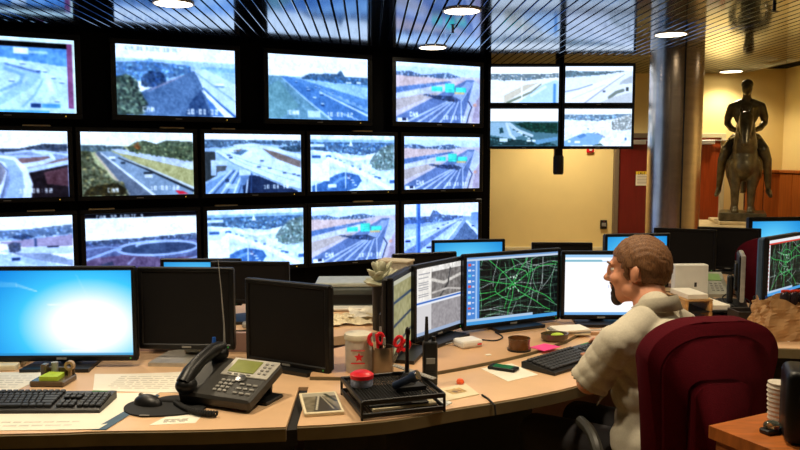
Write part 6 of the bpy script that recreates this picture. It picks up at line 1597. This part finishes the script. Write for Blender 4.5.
# horse, facing local -Y
for s_ in (-1, 1):
    h.limb([(s_ * 0.085, -0.20, 0.62), (s_ * 0.085, -0.21, 0.42), (s_ * 0.082, -0.205, 0.27), (s_ * 0.08, -0.20, 0.15), (s_ * 0.08, -0.225, 0.10)], [0.085, 0.058, 0.042, 0.034, 0.046])
    h.limb([(s_ * 0.10, 0.20, 0.66), (s_ * 0.11, 0.15, 0.50), (s_ * 0.10, 0.25, 0.33), (s_ * 0.095, 0.22, 0.16), (s_ * 0.095, 0.20, 0.10)], [0.12, 0.085, 0.042, 0.034, 0.046])
h.ball((0, -0.16, 0.66), (0.15, 0.19, 0.23), 24, 16); h.ball((0, 0.03, 0.68), (0.14, 0.26, 0.185), 24, 16); h.ball((0, 0.20, 0.72), (0.15, 0.17, 0.19), 24, 16); h.ball((0, -0.24, 0.60), (0.12, 0.12, 0.14), 20, 12)
h.limb([(0, -0.22, 0.80), (0, -0.29, 0.96), (0, -0.33, 1.08)], [0.135, 0.105, 0.078])
h.limb([(0, -0.33, 1.11), (0, -0.42, 0.97), (0, -0.47, 0.86)], [0.076, 0.062, 0.047]); h.ball((0, -0.485, 0.845), (0.045, 0.035, 0.035)); h.ball((0, -0.36, 1.03), (0.066, 0.06, 0.07))
for s_ in (-1, 1):
    h.limb([(s_ * 0.045, -0.31, 1.16), (s_ * 0.058, -0.315, 1.21), (s_ * 0.06, -0.32, 1.245)], [0.024, 0.019, 0.006]); h.ball((s_ * 0.022, -0.508, 0.85), (0.012, 0.01, 0.012)); h.ball((s_ * 0.06, -0.385, 1.04), (0.012, 0.018, 0.016))
hme = voxel(h, 0.011, 3)
mesh_obj('horse', hme, M_BRONZE, stt)
m_ = MB(); m_.tube(arc_pts([(0, 0.35, 0.80), (0, 0.42, 0.72), (0.01, 0.43, 0.50), (0, 0.40, 0.28)], 5), [0.03 + 0.02 * math.sin(i / 15 * 3.1) for i in range(16)], 10); m_.build('tail', M_BRONZE, stt, True)
m_ = MB(); m_.tube(arc_pts([(0, -0.29, 1.20), (0.02, -0.20, 1.10), (0.025, -0.13, 0.96), (0.01, -0.08, 0.87)], 5), [0.02 + 0.014 * math.sin(i / 15 * 3.1) for i in range(16)], 10); m_.build('mane', M_BRONZE, stt, True)
r = MB()
r.ball((0, 0.02, 0.90), (0.13, 0.11, 0.09), 20, 12); r.ball((0, 0.01, 1.02), (0.105, 0.08, 0.13), 20, 12); r.ball((0, 0.0, 1.16), (0.135, 0.09, 0.13), 20, 12); r.ball((0, 0.0, 1.22), (0.14, 0.085, 0.075), 20, 12)
r.limb([(-0.14, 0.005, 1.255), (-0.06, 0.0, 1.285), (0.06, 0.0, 1.285), (0.14, 0.005, 1.255)], [0.046, 0.05, 0.05, 0.046])
r.limb([(0, 0.0, 1.28), (0, -0.02, 1.40)], [0.05, 0.044]); r.ball((0, -0.03, 1.45), (0.058, 0.072, 0.088), 20, 14); r.ball((0, -0.095, 1.44), (0.012, 0.018, 0.02)); r.ball((0, -0.07, 1.39), (0.03, 0.028, 0.026)); r.ball((0, -0.085, 1.475), (0.04, 0.016, 0.01))
for s_ in (-1, 1):
    r.limb([(s_ * 0.155, 0.005, 1.245), (s_ * 0.19, 0.04, 1.14), (s_ * 0.195, 0.05, 1.07), (s_ * 0.15, -0.05, 1.01), (s_ * 0.07, -0.17, 0.975)], [0.05, 0.046, 0.038, 0.034, 0.024]); r.ball((s_ * 0.05, -0.20, 0.965), (0.030, 0.034, 0.028))
    for k in range(4):
        r.limb([(s_ * (0.05 - 0.0), -0.205 - 0.004 * k, 0.985 - 0.014 * k), (s_ * 0.025, -0.235, 0.982 - 0.014 * k), (s_ * 0.012, -0.215, 0.98 - 0.014 * k)], [0.010, 0.009, 0.008])
    r.limb([(s_ * 0.05, -0.19, 0.985), (s_ * 0.03, -0.205, 1.012)], [0.011, 0.009])
    r.limb([(s_ * 0.10, 0.02, 0.88), (s_ * 0.19, -0.10, 0.77), (s_ * 0.235, -0.10, 0.66), (s_ * 0.255, -0.03, 0.44), (s_ * 0.263, -0.01, 0.34)], [0.082, 0.068, 0.052, 0.038, 0.028]); r.limb([(s_ * 0.265, 0.0, 0.325), (s_ * 0.285, -0.13, 0.275)], [0.034, 0.024])
rme = voxel(r, 0.010, 3)
mesh_obj('rider', rme, M_BRONZE, stt)
m_ = MB(); m_.ball((0, -0.012, 1.49), (0.064, 0.078, 0.058), 20, 12); m_.ball((0, 0.04, 1.42), (0.05, 0.045, 0.085), 16, 10); m_.build('hair', M_BRONZE, stt, True)
m_ = MB(); m_.ball((0, 0.02, 0.895), (0.18, 0.20, 0.05), 20, 10); m_.build('saddle_cloth', M_BRONZE, stt, True)
for s_ in (-1, 1):
    m_ = MB(); m_.tube(arc_pts([(s_ * 0.02, -0.22, 0.965), (s_ * 0.075, -0.30, 0.98), (s_ * 0.068, -0.42, 0.93), (s_ * 0.05, -0.46, 0.89)], 5), 0.007, 6); m_.build('rein', M_BRONZE, stt, True)

# ---- foreground cabinet with a speaker and a ribbed cup
CZ = 0.90
cxy = Vector((0.730, 1.748)); e1 = Vector((0.19, 0.096)).normalized(); e2 = Vector((0.45, -0.89)).normalized()
ca_ = thing('wooden_cabinet', 'orange-brown wooden cabinet corner in the right foreground', 'cabinet', (cxy.x, cxy.y, 0))
M_OAK2 = wood_mat('orange_oak', (186, 106, 46), 0.38, (3, 14, 3), 0.22, 5)
def quad(a, b, c, d):
    return [tuple(a), tuple(b), tuple(c), tuple(d)]
W1, W2 = 0.62, 0.60
ang1 = math.atan2(e1.y, e1.x)
O2 = Vector((0, 0))
m_ = MB(); m_.prism(quad(O2, O2 + e2 * W2, O2 + e2 * W2 + e1 * W1, O2 + e1 * W1), CZ - 0.03, CZ); m_.build('top', M_OAK2, ca_)
ins = 0.012
o3 = O2 + e1 * ins + e2 * ins
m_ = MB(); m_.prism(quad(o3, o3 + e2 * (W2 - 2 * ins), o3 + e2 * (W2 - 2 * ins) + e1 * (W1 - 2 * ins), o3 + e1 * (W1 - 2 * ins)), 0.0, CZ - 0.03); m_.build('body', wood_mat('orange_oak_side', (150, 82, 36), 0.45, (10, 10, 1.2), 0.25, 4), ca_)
nrm = Vector((-e2.y, e2.x)) * -1
if nrm.dot(e1) > 0:
    nrm = -nrm
for k in range(2):
    c_ = o3 + e2 * (0.15 + 0.285 * k) + nrm * 0.008
    m_ = MB(); m_.box((c_.x, c_.y, 0.44), (0.27, 0.016, 0.80), 0.004, (0, 0, math.atan2(e2.y, e2.x))); dr = m_.build('door', M_OAK2, ca_)
    q = c_ + nrm * 0.018 + e2 * (0.1 if k == 0 else -0.1)
    m_ = MB(); m_.ball((q.x, q.y, 0.55), 0.012, 12, 8); m_.build('knob', M_CHROME, dr, True)
sp = thing('desk_speaker', 'black speaker with a painted blue edge highlight on the wooden cabinet at the right border', 'speaker', (0.888, 1.668, CZ), math.radians(-20))
m_ = MB(); m_.box((0.04, 0, 0.083), (0.13, 0.12, 0.166), 0.018, seg=3); m_.build('cabinet', M_BEZEL, sp, True)
m_ = MB(); m_.box((-0.022, 0.035, 0.083), (0.006, 0.014, 0.14), 0.002); m_.build('edge_highlight', mat('painted_blue_highlight', (16, 44, 84), 0.35), sp)  # blue highlight on the speaker edge, painted as a thin strip
m_ = MB(); m_.lathe([(0, 0), (0.04, 0), (0.036, 0.006), (0, 0.008)], 24, (0.04, -0.06, 0.11), Matrix.Rotation(math.pi / 2, 4, 'X')); m_.build('cone', M_RUBBER, sp, True)
rc = thing('ribbed_cup', 'white ribbed cup stack between the maroon chair and the black speaker', 'cup', (0.915, 1.79, CZ))
m_ = MB(); prof = [(0, 0)]
for k in range(8):
    prof += [(0.022 + 0.0006 * k, 0.011 * k), (0.025 + 0.0006 * k, 0.011 * k + 0.004), (0.022 + 0.0006 * k, 0.011 * k + 0.009)]
prof += [(0.027, 0.092), (0.0, 0.092)]
m_.lathe(prof, 28); m_.build('cups', mat('ribbed_white', (214, 204, 188), 0.5), rc, True, angle=20)
gc = thing('glass_paperweight', 'small clear glass paperweight on the wooden cabinet top', 'paperweight', (0.855, 1.70, CZ))
m_ = MB(); m_.box((0, 0, 0.006), (0.05, 0.03, 0.012), 0.003, (0, 0, 0.4)); m_.build('base', M_BLACKP, gc)
m_ = MB(); m_.ball((0, 0, 0.018), (0.02, 0.013, 0.012), 16, 10); m_.build('dome', mat('clear_glass', (200, 210, 190), 0.05, trans=0.9), gc, True)
# small maroon chair at the right desk
small_chair(2.25, 4.42, math.radians(-37), 'small maroon office chair seen between the grey telephone and the map monitor')
